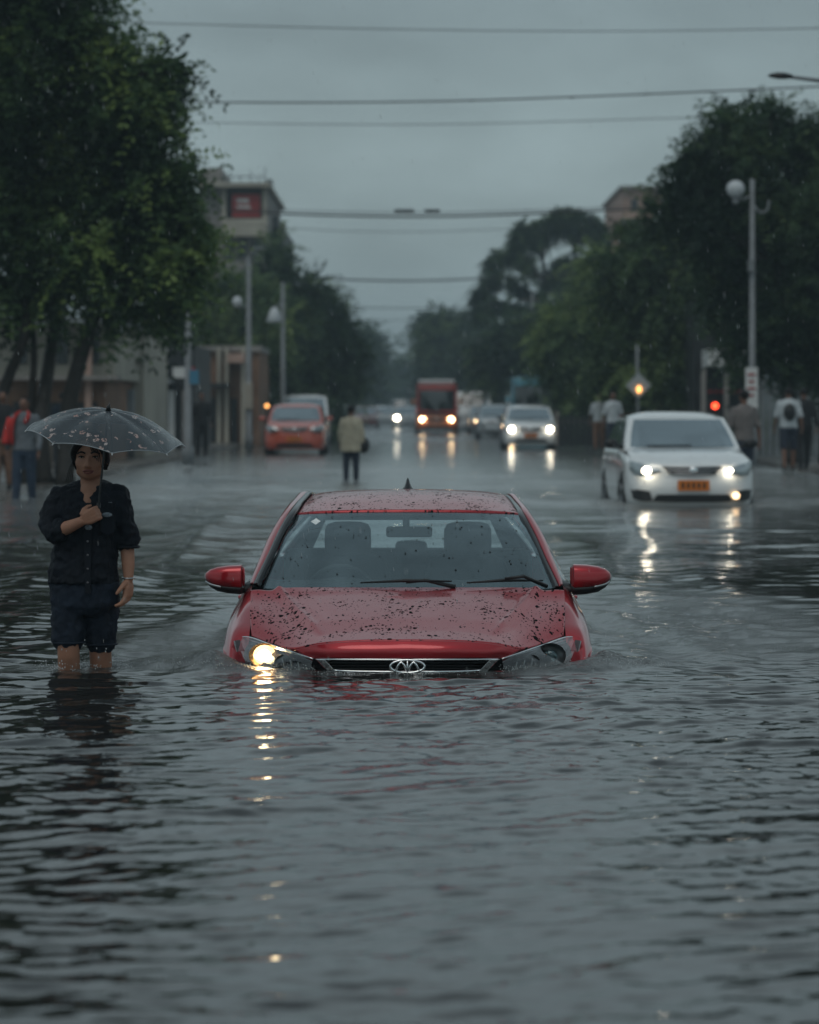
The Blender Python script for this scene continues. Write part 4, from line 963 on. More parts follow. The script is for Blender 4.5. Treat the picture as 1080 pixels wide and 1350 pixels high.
wire([(300, 274), (440, 279), (600, 280), (830, 272), (1000, 262)], 96, .018, 'thin wire hugging the top of the spliced heavy cable')
wire([(320, 296), (470, 305), (640, 303), (830, 290), (950, 282)], 110, .014, 'very faint sagging wire below the spliced cable')
wire([(380, 364), (470, 369), (560, 370), (660, 366), (760, 362)], 130, .05, 'dark cable ending at the drooping conifer')
wire([(400, 398), (480, 405), (560, 406), (660, 402)], 150, .03, 'lowest hazy cable above the far trees')
wire([(400, 410), (480, 421), (560, 421), (660, 414)], 170, .02, 'faintest and lowest thin wire over the road end')
# diamond sign and signal lamps
Y = 72; b_ = Vector((X(842, Y), Y, zg(Y)+.15)); o = empty('warning_sign', b_, label='pale diamond warning sign with a lit amber lamp on a pole behind the white car', cat='road sign')
l = lambda px, py, Y=72: P(px, py, Y)-b_
MB().tube([(0, 0, 0), l(840, 455)], .035, 8).build('pole', M['pole'], o)
r = 17.0/F*Y; c = l(842, 508, 71.9)
MB().prism([c+Vector((0, 0, r)), c+Vector((r, 0, 0)), c+Vector((0, 0, -r)), c+Vector((-r, 0, 0))], (0, .02, 0)).build('diamond_plate', mat('sign_plate', (.30, .34, .35), .4, var=.15), o, smooth=False)
MB().ell(c+Vector((.01, -.05, -.1)), (.06, .05, .09), 12, 8).build('amber_lamp', M['amber'], o)
Y = 66; b_ = Vector((X(943, Y), Y, zg(Y)+.15)); o = empty('signal_post', b_, label='short post carrying a round red light behind the white car roof', cat='signal light')
MB().tube([(0, 0, 0), P(943, 530, Y)-b_], .04, 8).build('pole', M['darkw'], o); MB().box(P(943, 535, Y)-b_, (.22, .12, .3)).build('housing', M['darkw'], o, smooth=False)
MB().ell(P(943, 535, 65.9)-b_, (.07, .05, .07), 12, 8).build('red_lamp', M['redlamp'], o)
Y = 98; b_ = Vector((X(352, Y), Y, zg(Y)+.15)); o = empty('signal_post', b_, label='thin post with a small amber light left of the orange car', cat='signal light')
MB().tube([(0, 0, 0), P(352, 536, Y)-b_], .035, 8).build('pole', M['darkw'], o); MB().ell(P(352, 535, 97.9)-b_, (.065, .05, .065), 12, 8).build('amber_lamp', M['amber'], o)
# ------------------------------------------------------------ traffic
M['tyre'] = mat('tyre_rubber', (.015, .015, .016), .7, var=.2)
M['rim'] = mat('alloy_rim', (.35, .36, .37), .3, metal=1)
M['wpaint'] = mat('white_paint', (.66, .68, .68), .3, coat=1, var=.06, vscale=3)
M['spaint'] = mat('silver_paint', (.32, .34, .35), .35, metal=.5, coat=1)
M['opaint'] = mat('orange_paint', (.42, .075, .040), .35, coat=1)
M['gpaint'] = mat('dark_grey_paint', (.05, .055, .06), .35, coat=1)
M['mpaint'] = mat('maroon_paint', (.13, .03, .03), .35, coat=1)
M['bpaint'] = mat('blue_paint', (.09, .26, .33), .4, coat=1)
M['rpaint'] = mat('bus_red_paint', (.38, .045, .03), .4, coat=1)
M['obus'] = mat('bus_orange_paint', (.40, .12, .03), .4, coat=1)
M['plate'] = mat('orange_plate', (.55, .16, .02), .45)
M['cglass'] = glass_mat('car_glass', (.10, .12, .13), .34, .06, (.85, .95, 1))
M['head_w'] = emat('headlamp_white', (1, .88, .68), 20)
M['head_y'] = emat('headlamp_warm', (1, .70, .38), 18)
M['fog'] = emat('foglamp_warm', (1, .66, .36), 3.5)
def wheel(mb_parent, c, r, wd, sgn):
    """tyre with rim; axis along x"""
    def ring(rs):
        rows = []
        for xo, rr in rs: rows.append([Vector(c)+Vector((xo, rr*math.cos(a), rr*math.sin(a))) for a in [2*math.pi*k/28 for k in range(28)]])
        return rows
    t = MB().grid(ring([(-wd/2, r*.62), (-wd/2, r*.93), (-wd*.38, r), (wd*.38, r), (wd/2, r*.93), (wd/2, r*.62)]), True).build('wheel', M['tyre'], mb_parent)
    mb = MB().grid(ring([(sgn*wd*.42, r*.64), (sgn*wd*.30, r*.60), (sgn*wd*.30, .001)]), True)
    for k in range(5):
        a = 2*math.pi*k/5; mb.tube([Vector(c)+Vector((sgn*wd*.42, r*.12*math.cos(a), r*.12*math.sin(a))), Vector(c)+Vector((sgn*wd*.40, r*.6*math.cos(a), r*.6*math.sin(a)))], [(.03, .02), (.022, .015)], 6)
    mb.build('rim', M['rim'], t)
def vehicle(name, label, cat, px, Y, W, H, Ln, paint, hoodz, noz, cowl, wtop, belt, lit=None, roofw=.78, plate=True, yaw=0, fog=False, detail=1, group=None, grille='slats', lampz=None, lampx=.72, rear_drop=.75, ltint=None, lampr=.08, onelamp=None, tpaint=None):
    """front at local y=0 facing -y. hoodz cowl height, noz nose-top height, cowl/wtop: y of screen base/top, belt: side window sill height"""
    b_ = Vector((X(px, Y), Y, zg(Y))); car = empty(name, b_, yaw, label, cat, group)
    hw = W/2; pm = M[paint]; v = Vector
    def full(rows, nu, nv):
        g = crgrid(rows, nu, nv); return [[v((-p.x, p.y, p.z)) for p in reversed(r[1:])]+r for r in g]
    plan = [(0, 0), (.35, .012), (.62, .05), (.82, .13), (.93, .25), (.985, .45), (1, .8), (1, 1.4), (1, Ln*.5), (1, Ln*.75), (.99, Ln-.5), (.93, Ln-.2), (.75, Ln-.06), (.4, Ln-.01), (0, Ln)]
    side = [(0, 0), (0, 0), (0, 0), (0, 0), (.12, 0), (.35, 0), (.6, 0), (.85, 0), (1, 0), (1, 0), (1, 0), (1, 0), (1, 0), (1, 0), (1, 0)]
    def lvl(z0, z1, k, fwd=0, ks=None):
        return [v((x*hw*(k if y > .2 else min(1, k+.02)), y+(fwd if y < .5 else 0), z0+(z1-z0)*s[0])) for (x, y), s in zip(plan, side)]
    zl = lampz or noz-.13
    rows = [lvl(.20, .20, .955, .05), lvl(.30, .30, .985, .0), lvl(.45, .50, 1.0, -.02), lvl(zl-.06, zl+.1, .995, .01), lvl(noz-.03, belt-.05, .975, .05), lvl(noz, belt, .93, .10), lvl(noz+.01, belt+.01, .86, .18)]
    # cut wheel arches
    wr = .315 if H < 1.9 else .42
    wy = (.85, Ln-.85)
    g = full(rows, 6, 4); nr, nc = len(g), len(g[0]); vs = [p.copy() for r in g for p in r]; fs = []
    for i in range(nr-1):
        for k in range(nc-1):
            q4 = (i*nc+k, i*nc+k+1, (i+1)*nc+k+1, (i+1)*nc+k); c = sum((vs[j] for j in q4), v())/4
            if abs(c.x) > hw*.9 and any((c.y-y)**2+(c.z-wr)**2 < (wr*1.10)**2 for y in wy): continue
            fs.append(q4)
    MB().add(vs, fs).build('body_shell', pm, car)
    for y in wy:
        for s in (-1, 1):
            wheel(car, (s*(hw-.095), y, wr), wr*1.03, .20, s)
            mb = MB(); ring = [v((s*(hw-.015), y+wr*1.11*math.cos(a), wr+wr*1.11*math.sin(a))) for a in [math.pi*k/16 for k in range(-1, 18)]]
            r2 = [p+v((-s*.28, 0, 0)) for p in ring]; mb.grid([ring, r2]); mb.add(r2+[v((s*(hw-.3), y, 0))], [tuple(range(len(r2)+1))])
            mb.build('wheel_arch', M['black_trim'], car)
    # bonnet
    if cowl > .3:
        zmid = noz+(hoodz-noz)*.6
        rows = [[v((0, .07, noz-.02)), v((hw*.4, .09, noz-.02)), v((hw*.7, .17, noz-.02)), v((hw*.87, .34, noz))],
                [v((0, .22, noz+.05)), v((hw*.4, .24, noz+.05)), v((hw*.72, .33, noz+.045)), v((hw*.90, .48, noz+.04))],
                [v((0, cowl*.6, zmid+.03)), v((hw*.4, cowl*.6, zmid+.025)), v((hw*.74, cowl*.62, zmid+.015)), v((hw*.90, cowl*.66, zmid-.01))],
                [v((0, cowl+.02, hoodz)), v((hw*.4, cowl+.04, hoodz)), v((hw*.74, cowl+.10, hoodz-.005)), v((hw*.90, cowl+.2, hoodz-.02))]]
        gg = full(rows, 8, 6)
        for r in gg:
            for p in r:
                d = abs(p.x)/hw-(.50+.22*p.y/cowl); p.z += .012*math.exp(-(d/.05)**2)
        MB().grid(gg).build('bonnet', pm, car, solid=.02)
    # cabin: pillars+roof one shell with the glass panels proud of it
    rw = hw*roofw; yr = Ln*.97 if H > 1.9 else Ln-.35
    ye = yr+.02; rt = Ln*rear_drop if H < 1.9 else Ln-.1
    def ring(z, w_, y0, y1, cv):
        return [v((0, y0-cv, z)), v((w_*.6, y0-cv*.6, z)), v((w_*.93, y0+.02, z)), v((w_, y0+.14, z)), v((w_, (y0+y1)/2, z)), v((w_, y1-.15, z)), v((w_*.9, y1, z)), v((0, y1+.04, z))]
    zt = H-.09
    R0, R1 = ring(belt-.06 if cowl > .3 else noz, hw*.94, cowl+.10, yr+.15, .08), ring(zt, rw, wtop, rt, .04)
    for i in (0, 1, 2): R0[i].z = hoodz-.02
    Rm = [a.lerp(b2, .5)+v((.012*(a.x > 0), -.02 if i < 3 else 0, 0)) for i, (a, b2) in enumerate(zip(R0, R1))]
    MB().grid(full([R0, Rm, R1], 5, 4)).build('cabin_frame', M[tpaint] if tpaint else pm, car)
    if tpaint == 'rpaint': MB().box((0, wtop+.9, H+.04), (rw*1.8, 2.0, .14)).build('roof_pod', M['wpaint'], car, smooth=False, bevel=.04)
    if tpaint: MB().box((0, wtop-.13, H-.28), (rw*1.7, .12, .34)).build('destination_board', M[tpaint], car, smooth=False, bevel=.03)
    rf = [[v((0, wtop-.05, zt)), v((rw*.6, wtop-.03, zt)), v((rw*.95, wtop+.02, zt-.005))], [v((0, wtop+.25, H-.02)), v((rw*.6, wtop+.25, H-.03)), v((rw*1.0, wtop+.3, zt+.01))],
          [v((0, (wtop+rt)/2, H)), v((rw*.6, (wtop+rt)/2, H-.012)), v((rw*1.0, (wtop+rt)/2, zt+.015))], [v((0, rt-.1, H-.04)), v((rw*.6, rt-.1, H-.05)), v((rw*.98, rt-.1, zt))], [v((0, rt+.06, zt-.03)), v((rw*.6, rt+.06, zt-.03)), v((rw*.9, rt+.02, zt-.04))]]
    MB().grid(full(rf, 6, 5)).build('roof', M[ltint] if ltint else pm, car)
    # windscreen
    def L2(a, b2, t): return a.lerp(b2, t)
    gl = []
    for t in (.06, .5, .93):
        r = [L2(L2(R0[i], Rm[i], t*2) if t < .5 else L2(Rm[i], R1[i], t*2-1), v((0, 0, 0)), 0) for i in range(3)]
        r[2] = r[1].lerp(r[2], .86); gl.append([p+v((0, -.012, .006)) for p in r])
    MB().grid(full(gl, 6, 5)).build('windscreen', M['cglass'] if H < 1.9 else M['dark_glass'], car)
    MB().grid([[p+v((0, .007, -.004)) for p in r] for r in full(gl, 4, 3)]).build('screen_black', M['black_trim'], car)  # full black sheet behind the glass, stands in for the dark cabin
    for s in (-1, 1):
        sm = Matrix.Diagonal((s, 1, 1)); A = [a for a in (R0[3], R0[4], R0[5])]; B = [a for a in (R1[3], R1[4], R1[5])]
        spans = ((.05, .95),) if detail == 0 else ((.03, .47), (.53, .95))
        for f0, f1 in spans:
            def pt(t, f):
                lo = R0[3].lerp(R0[5], f); hi = R1[3].lerp(R1[5], f); lo.z = belt+.0
                return sm @ (lo.lerp(hi, t)+v((.022, 0, 0)))
            MB().grid([[pt(t, f0+(f1-f0)*u_/4) for u_ in range(5)] for t in (.10, .5, .90)]).build('side_window', M['cglass'], car)
        # mirrors
        mz = hoodz+.06 if H < 1.9 else H*.62; my = cowl+.32 if cowl > .3 else .05
        mi = MB().ell((s*(hw+.09), my, mz), (.10, .07, .065 if H < 1.9 else .14), 14, 8).build('door_mirror', M['black_trim'] if paint in ('wpaint',) else pm, car)
        MB().tube([(s*(hw*.9), my+.03, mz-.05), (s*(hw+.06), my, mz-.02)], .025, 6).build('mirror_arm', M['black_trim'], mi)
        if detail:
            for yy in (cowl+1.2, cowl+2.1):
                if yy < Ln-.5: MB().tube([(s*(hw+.002), yy-.08, belt-.12), (s*(hw+.03), yy-.05, belt-.12), (s*(hw+.03), yy+.05, belt-.12), (s*(hw+.002), yy+.08, belt-.12)], .012, 6).build('door_handle', pm, car)
            MB().tube([(s*(hw*.998), cowl+.35, .3), (s*(hw*1.0), cowl+.33, .6), (s*(hw*.975), cowl+.35, belt-.02)], .006, 6).build('door_gap', M['black_trim'], car)
    # headlights
    for s in (-1, 1):
        sm = Matrix.Diagonal((s, 1, 1)); lx = lampx*hw
        if H < 1.9:
            T = [v((lx-.20, .025, zl+.03)), v((lx-.05, .05, zl+.085)), v((lx+.10, .15, zl+.12)), v((lx+.19, .32, zl+.15))]
            Bm = [v((lx-.20, .010, zl-.01)), v((lx-.05, .02, zl-.055)), v((lx+.10, .10, zl-.06)), v((lx+.19, .28, zl+.02))]
        else:
            T = [v((lx-.13, .0, zl+.10)), v((lx-.02, .0, zl+.12)), v((lx+.08, .04, zl+.12)), v((lx+.14, .1, zl+.08))]
            Bm = [v((lx-.13, .0, zl-.10)), v((lx-.02, .0, zl-.12)), v((lx+.08, .04, zl-.12)), v((lx+.14, .1, zl-.08))]
        mid = [a.lerp(b2, .5)+v((0, -.02, 0)) for a, b2 in zip(T, Bm)]
        hl = MB().grid(crgrid([[sm @ (p+v((0, -.012, 0))) for p in r] for r in (T, mid, Bm)], 4, 4)).build('headlight', M['satin'] if not lit or detail else M['satin'], car)
        MB().grid(crgrid([[sm @ (p+v((0, -.03, 0))) for p in r] for r in (T, mid, Bm)], 4, 4)).build('lens', M['lens'], hl)
        if lit and (onelamp is None or onelamp == s):
            lr = lampr*(1 if s < 0 or not fog else .62)
            MB().ell(sm @ v((lx-.01 if s < 0 or not fog else lx-.13, .012, zl+.015)), (lr, .05, lr*.85), 14, 10).build('bulb', M[lit], hl)
    # grille, intake, plate, badge
    gz = zl+.02
    gr = MB().grid(full([[v((0, -.022, gz+.05)), v((lampx*hw*.4, -.012, gz+.05)), v((lampx*hw-.22, .025, gz+.055))], [v((0, -.03, gz-.06)), v((lampx*hw*.4, -.02, gz-.055)), v((lampx*hw-.30, .01, gz-.035))]], 6, 3)).build('grille', M['black_trim'], car)
    for k in range(3):
        zz = gz+.045-k*.043; ww = lampx*hw-.22-k*.03
        MB().tube(crom([v((-ww, .01, zz+.006)), v((0, -.045, zz-.004)), v((ww, .01, zz+.006))], 6), [(.010, .012)]*13, 6).build('grille_slat', M['satin'] if paint != 'obus' else M['black_trim'], gr)
    MB().ell((0, -.055, gz), (.06, .012, .042), 16, 8).build('badge', M['chrome'], gr)
    MB().grid(full([[v((0, -.038, .36)), v((hw*.35, -.03, .36)), v((hw*.55, -.006, .36))], [v((0, -.032, .26)), v((hw*.35, -.022, .26)), v((hw*.62, .008, .27))]], 5, 3)).build('lower_intake', M['black_trim'], car)
    if fog:
        for s in (-1, 1):
            sm = Matrix.Diagonal((s, 1, 1))
            fo = MB().grid(crgrid([[sm @ v((hw*.66, .045, .40)), sm @ v((hw*.80, .10, .42)), sm @ v((hw*.93, .24, .43))], [sm @ v((hw*.62, .02, .27)), sm @ v((hw*.78, .07, .27)), sm @ v((hw*.90, .18, .30))]], 5, 3)).build('fog_lamp', M['black_trim'], car)
            for vv in fo.data.vertices: vv.co.y -= .02
            if s == 1: MB().ell((hw*.66, .01, .345), (.045, .03, .045), 12, 8).build('bulb', M['fog'], fo)
    if plate:
        pl = MB().box((0, -.052, .48), (.42, .015, .14)).build('number_plate', M['plate'], car, smooth=False, bevel=.004)
        for i in range(5):
            MB().box((-.14+i*.07, -.0605, .48), (.035, .002, .07 if i % 2 else .075)).build('plate_character', M['black_trim'], pl, smooth=False)
    if detail:
        MB().tube([v((-.5, cowl+.0, hoodz+.03)), v((.1, cowl-.02, hoodz+.035))], .012, 6).build('wiper', M['black_trim'], car)
        MB().box((0, cowl+.6, (hoodz+H)/2-.1), (W*.7, .06, .02)).build('sun_visor', M['cabin'], car, smooth=False)
    return car
vehicle('family_car', 'white car driving through the flood on the right, orange plate, fog lamp and headlamps lit', 'car', 914, 38, 1.73, 1.46, 4.2, 'wpaint', .96, .77, 1.02, 1.85, .92, lit='head_w', fog=True, roofw=.77, lampz=.66, yaw=R(1.5), lampr=.055)
vehicle('hatchback_car', 'orange-red car with unlit headlamps parked at the left kerb', 'car', 388, 81, 1.74, 1.50, 4.2, 'opaint', 1.0, .84, .9, 1.55, .95, lit=None, lampz=.75)
vehicle('parked_van', 'white people carrier standing right behind the orange car', 'van', 400, 104, 1.85, 1.85, 4.6, 'wpaint', 1.15, .95, .8, 1.5, 1.1, roofw=.84, lampz=.85)
vehicle('saloon_car', 'white saloon with two bright headlamps coming up in front of the blue-topped bus', 'car', 700, 92, 1.74, 1.46, 4.3, 'wpaint', .96, .80, 1.0, 1.75, .92, lit='head_w', lampz=.66, lampr=.095)
vehicle('minibus', 'red and orange minibus with white roof and two lit headlamps, mid-road', 'bus', 576, 152, 2.28, 2.72, 6.5, 'obus', 1.15, .95, .05, .22, 1.3, lit='head_y', roofw=.93, lampz=.72, lampx=.66, plate=False, ltint='wpaint', lampr=.15, tpaint='rpaint')
vehicle('delivery_van', 'white high-roofed van half hidden behind the red minibus', 'van', 624, 160, 2.15, 2.3, 5.2, 'wpaint', 1.42, 1.15, .5, 1.0, 1.25, roofw=.86, lampz=.8, plate=False)
vehicle('city_bus', 'blue-topped bus behind the white saloon', 'bus', 707, 126, 2.3, 2.75, 7, 'bpaint', 1.2, 1.0, .05, .2, 1.3, roofw=.94, lampz=.75, plate=False, tpaint='bpaint')
vehicle('hatchback_car', 'silver car with one visible lit lamp between the white van and the saloon', 'car', 655, 124, 1.72, 1.5, 4.1, 'spaint', 1.0, .82, .9, 1.5, .95, lit='head_y', lampz=.7, onelamp=1, plate=False, lampr=.15)
vehicle('saloon_car', 'hazy grey car with two round lit lamps just left of the minibus', 'car', 536, 185, 1.75, 1.5, 4.2, 'spaint', 1.0, .82, .9, 1.5, .95, lit='head_w', lampz=.72, plate=False, lampr=.17, onelamp=-1)
vehicle('saloon_car', 'distant car whose single lamp shows at the road centre', 'car', 511, 225, 1.75, 1.5, 4.2, 'spaint', 1.0, .82, .9, 1.5, .95, lit='head_w', lampz=.72, plate=False, lampr=.19, onelamp=1)
vehicle('saloon_car', 'dark grey car stopped behind the walking person in the raincoat', 'car', 447, 165, 1.75, 1.48, 4.2, 'gpaint', 1.0, .82, .9, 1.5, .95, plate=False)
vehicle('saloon_car', 'dull maroon car in the far queue right of the raincoat', 'car', 482, 190, 1.75, 1.48, 4.2, 'mpaint', 1.0, .82, .9, 1.5, .95, plate=False)
vehicle('family_car', 'pale far car in the haze above the maroon one', 'car', 503, 265, 1.8, 1.6, 4.2, 'wpaint', 1.0, .82, .9, 1.5, .95, plate=False)
vehicle('family_car', 'grey car peeping between the silver car and the blue bus', 'car', 671, 142, 1.75, 1.6, 4.2, 'gpaint', 1.0, .82, .9, 1.5, .95, plate=False)
vehicle('saloon_car', 'small dark car low in the haze left of the maroon car', 'car', 463, 235, 1.75, 1.48, 4.2, 'gpaint', 1.0, .82, .9, 1.5, .95, plate=False)
vehicle('delivery_van', 'tiny pale van at the far end of the street, left of the minibus', 'van', 527, 300, 2.0, 2.3, 5.2, 'wpaint', 1.2, 1.0, .5, 1.0, 1.25, roofw=.86, lampz=.8, plate=False)
vehicle('saloon_car', 'silver car tucked between the white van and the silver car with one lamp', 'car', 640, 150, 1.75, 1.48, 4.2, 'spaint', 1.0, .82, .9, 1.5, .95, plate=False)
# ------------------------------------------------------------ people
M['skin'] = mat('skin', (.34, .17, .11), .6, var=.12, vscale=14, sub=.12)
M['skin_d'] = mat('skin_brown', (.15, .075, .05), .5, var=.12, vscale=14)
M['hair'] = mat('black_hair', (.010, .009, .009), .4, bump=.6, bscale=240)
M['navy'] = mat('navy_denim_shirt', (.008, .011, .017), .55, var=.35, vscale=14, bump=.5, bscale=500)
M['jeans'] = mat('dark_denim', (.012, .019, .032), .6, var=.4, vscale=12, bump=.6, bscale=600)
M['eye_w'] = mat('eye_white', (.30, .28, .26), .4); M['iris'] = mat('iris', (.012, .008, .006), .2)
M['lips'] = mat('lips', (.20, .065, .055), .45)
def chain(pts, rad, sub=3):
    """dense smooth tube samples through joints: returns list of (point, radius)"""
    pts = [Vector(p) for p in pts]
    c = crom(pts, sub); r = []
    for i in range(len(rad)-1):
        for k in range(sub): r.append(rad[i]+(rad[i+1]-rad[i])*k/sub)
    r.append(rad[-1]); return c, r
def limb(mb, pts, rad, n=14, sub=4):
    c, r = chain(pts, rad, sub); mb.tube(c, r, n); mb.ell(c[0], (r[0]*.98,)*3, 12, 8); mb.ell(c[-1], (r[-1]*.98,)*3, 12, 8); return mb
def torso(mb, secs, n=28, e=.85):
    """secs: (cx, cy, z, hw, hd)"""
    rows = []
    ctr = crgrid([[Vector((s[0], s[1], s[2])), Vector((s[3], s[4], 0))] for s in secs], 1, 5)
    for c, wd in [(r[0], r[-1]) for r in ctr]:
        rows.append([Vector((c.x+wd.x*math.copysign(abs(math.cos(a))**e, math.cos(a)), c.y+wd.y*math.copysign(abs(math.sin(a))**e, math.sin(a)), c.z)) for a in [2*math.pi*k/n for k in range(n)]])
    b = len(rows); mb.grid(rows, True); mb.add(rows[0], [tuple(range(n-1, -1, -1))]); mb.add(rows[-1], [tuple(range(n))]); return mb
def skinbuild(mb, name, m, parent, vox, sm=6, fac=.5, fold=None):
    o = mb.build(name, m, parent)
    r = o.modifiers.new('remesh', 'REMESH'); r.mode = 'VOXEL'; r.voxel_size = vox; r.use_smooth_shade = True
    if sm: s = o.modifiers.new('smooth', 'SMOOTH'); s.iterations = sm; s.factor = fac
    if fold:
        t = bpy.data.textures.new(name+'_folds', 'CLOUDS'); t.noise_scale = fold[1]; t.noise_depth = 3
        d = o.modifiers.new('folds', 'DISPLACE'); d.texture = t; d.strength = fold[0]; d.mid_level = .5; d.texture_coords = 'LOCAL'
    return o
def hand(mb, wrist, dirn, palm_n, thumb_side, size=.17, curl=.5, spread=.12):
    """palm + five tapering fingers. dirn: towards the fingertips; palm_n: palm normal; thumb_side: unit vector"""
    d, pn, ts = Vector(dirn).normalized(), Vector(palm_n).normalized(), Vector(thumb_side).normalized()
    pl = size*.5; k0 = Vector(wrist)
    for u in (-.32, -.1, .12, .33):
        mb.tube([k0+ts*u*size*.18, k0+d*pl*.55+ts*u*size*.45, k0+d*pl+ts*u*size*.5], [size*.085, size*.11, size*.085], 8)
        mb.ell(k0+d*pl+ts*u*size*.5, (size*.088,)*3, 8, 6)
    for i, (u, ln) in enumerate(((.36, .42), (.12, .47), (-.12, .44), (-.35, .34))):
        p = k0+d*pl+ts*u*size*.52; dd = (d+ts*u*spread).normalized(); q = [p]; a = 0; r0 = size*.056
        for j, f in enumerate((.42, .32, .26)):
            a += curl*(.9 if j == 0 else 1.1); v = dd*math.cos(a)+pn*math.sin(a); q.append(q[-1]+v*ln*size*f*1.0)
        mb.tube(q, [r0*1.15, r0*1.1, r0, r0*.8], 8); mb.ell(q[-1], (r0*.8,)*3, 8, 6)
        for z in q[1:3]: mb.ell(z, (r0*1.12,)*3, 8, 6)
    t0 = k0+d*size*.10+ts*size*.17; q = [t0, t0+(ts*.8+d*.7+pn*.35).normalized()*size*.19, t0+(ts*.8+d*.7+pn*.35).normalized()*size*.19+(d*.9+ts*.2+pn*.6).normalized()*size*.17]
    q.append(q[-1]+(d*.8-ts*.15+pn*.7).normalized()*size*.11)
    mb.tube(q, [size*.10, size*.075, size*.068, size*.05], 8); mb.ell(q[-1], (size*.05,)*3, 8, 6)
    return mb
def wading_person():
    # local frame: empty under the feet on the submerged road; world metres
    Yw = 14.2; O = Vector((X(113, Yw), Yw, -.45))
    p = empty('person', O, label='person in dark rolled-sleeve shirt and denim shorts wading knee-deep, hand raised to hold an umbrella', cat='person')
    q = lambda px, py, dy=0: Vector((X(px, Yw)-O.x, dy, Z(py, Yw)-O.z))
    # ---------- head (centre px 121, crown ~ 572, chin ~ 630)
    hc = q(120, 603, -.035)        # eye level
    S = .215/2                     # half head height
    mb = MB()
    mb.ell(hc+Vector((0, .018, .030)), (.080, .094, .090), 24, 16)          # skull
    mb.ell(hc+Vector((0, -.028, -.030)), (.068, .062, .074), 20, 14)       # face mass
    mb.ell(hc+Vector((0, -.040, -.078)), (.043, .042, .032), 16, 10)       # chin / jaw
    for s in (-1, 1):
        mb.ell(hc+Vector((s*.042, -.050, -.030)), (.028, .026, .024), 12, 8)  # cheek bone
        mb.ell(hc+Vector((s*.042, -.018, -.068)), (.026, .034, .026), 12, 8)  # jaw corner
        mb.ell(hc+Vector((s*.080, .012, -.014)), (.010, .018, .030), 10, 8)    # ear
        mb.ell(hc+Vector((s*.030, -.080, .018)), (.026, .014, .009), 12, 8)   # brow
    mb.tube([hc+Vector((0, -.088, .010)), hc+Vector((0, -.101, -.022)), hc+Vector((0, -.108, -.036))], [.008, .011, .013], 10)
    mb.ell(hc+Vector((0, -.105, -.038)), (.018, .014, .011), 12, 8)
    for s in (-1, 1): mb.ell(hc+Vector((s*.015, -.097, -.040)), (.010, .010, .009), 8, 6)
    mb.ell(hc+Vector((0, -.084, -.062)), (.026, .013, .009), 12, 8); mb.ell(hc+Vector((0, -.082, -.073)), (.023, .013, .009), 12, 8)
    # neck and chest
    nb = q(119, 655, .0)
    limb(mb, [hc+Vector((0, .012, -.06)), hc+Vector((0, .014, -.12)), nb+Vector((0, .01, -.02))], [.052, .050, .062])
    torso(mb, [(nb.x, .01, nb.z-.0, .075, .055), (nb.x, .01, nb.z-.03, .12, .07), (nb.x-.01, .01, nb.z-.10, .14, .08), (nb.x-.03, .01, nb.z-.28, .10, .07)])
    mb.ell(nb+Vector((0, -.062, -.020)), (.032, .030, .056), 14, 10); mb.ell(nb+Vector((0, -.045, .03)), (.046, .036, .045), 14, 10)
    # arms: right arm (photo left) raised across the chest, left arm hanging
    shL, shR = q(80, 660, .01), q(155, 660, .01)
    elL, wrL = q(74, 700, -.07), q(114, 685, -.185)
    limb(mb, [shL, q(68, 690, -.02), elL, q(93, 694, -.13), wrL], [.050, .045, .040, .034, .024])
    elR, wrR = q(167, 722, .02), q(170, 765, -.02)
    limb(mb, [shR, q(163, 695, .015), elR, q(169, 745, .0), wrR], [.050, .044, .036, .033, .023])
    # legs down to the submerged feet
    for px, px2, dy in ((92, 90, -.03), (131, 131, .06)):
        hip = q(px+ (4 if px < 110 else -4), 775, 0); kn = q(px, 852, dy-.02); an = q(px2, 970, dy+.06)
        limb(mb, [hip, q(px+2, 815, dy*.5), kn, kn.lerp(an, .35)+Vector((0, .025, 0)), an], [.074, .068, .056, .054, .036])
        foot = Vector((an.x, an.y-.04, .035)); mb.ell(foot, (.045, .12, .04), 14, 8)
    body = skinbuild(mb, 'body', M['skin'], p, .0075, 5)
    hm_ = MB()
    # gripping hand round the shaft (fingers wrap towards the viewer's right) and hanging hand
    gr = q(124, 661, -.185)
    hand(hm_, wrL+Vector((-.002, -.004, .0)), Vector((.80, -.12, .42)), Vector((.15, .95, .0)), Vector((-.42, -.1, .86)), .150, 1.05, .03)
    skinbuild(hm_, 'gripping_hand', M['skin'], body, .0042, 2)
    hm_ = MB(); hand(hm_, wrR+Vector((0, 0, .01)), Vector((-.03, -.12, -1)), Vector((-.85, -.3, 0)), Vector((-.35, -.93, -.05)), .165, .42, .12)
    skinbuild(hm_, 'hanging_hand', M['skin'], body, .0042, 2)
    # ---------- face details
    for s in (-1, 1):
        e = hc+Vector((s*.034, -.079, .003)); MB().ell(e, (.0115, .0065, .0048), 12, 8).build('eye', M['eye_w'], p); MB().ell(e+Vector((s*-.001, -.006, 0)), (.0046, .0032, .0046), 10, 6).build('iris', M['iris'], p)
        MB().tube(crom([e+Vector((-.015, -.003, .001)), e+Vector((0, -.008, .0052)), e+Vector((.015, -.003, .001))], 4), .0026, 5).build('eyelid', M['hair'], p)
        MB().tube(crom([hc+Vector((s*.013, -.096, .022)), hc+Vector((s*.033, -.096, .029)), hc+Vector((s*.056, -.078, .020))], 4), [(.0042, .003)]*9, 6).build('eyebrow', M['hair'], p)
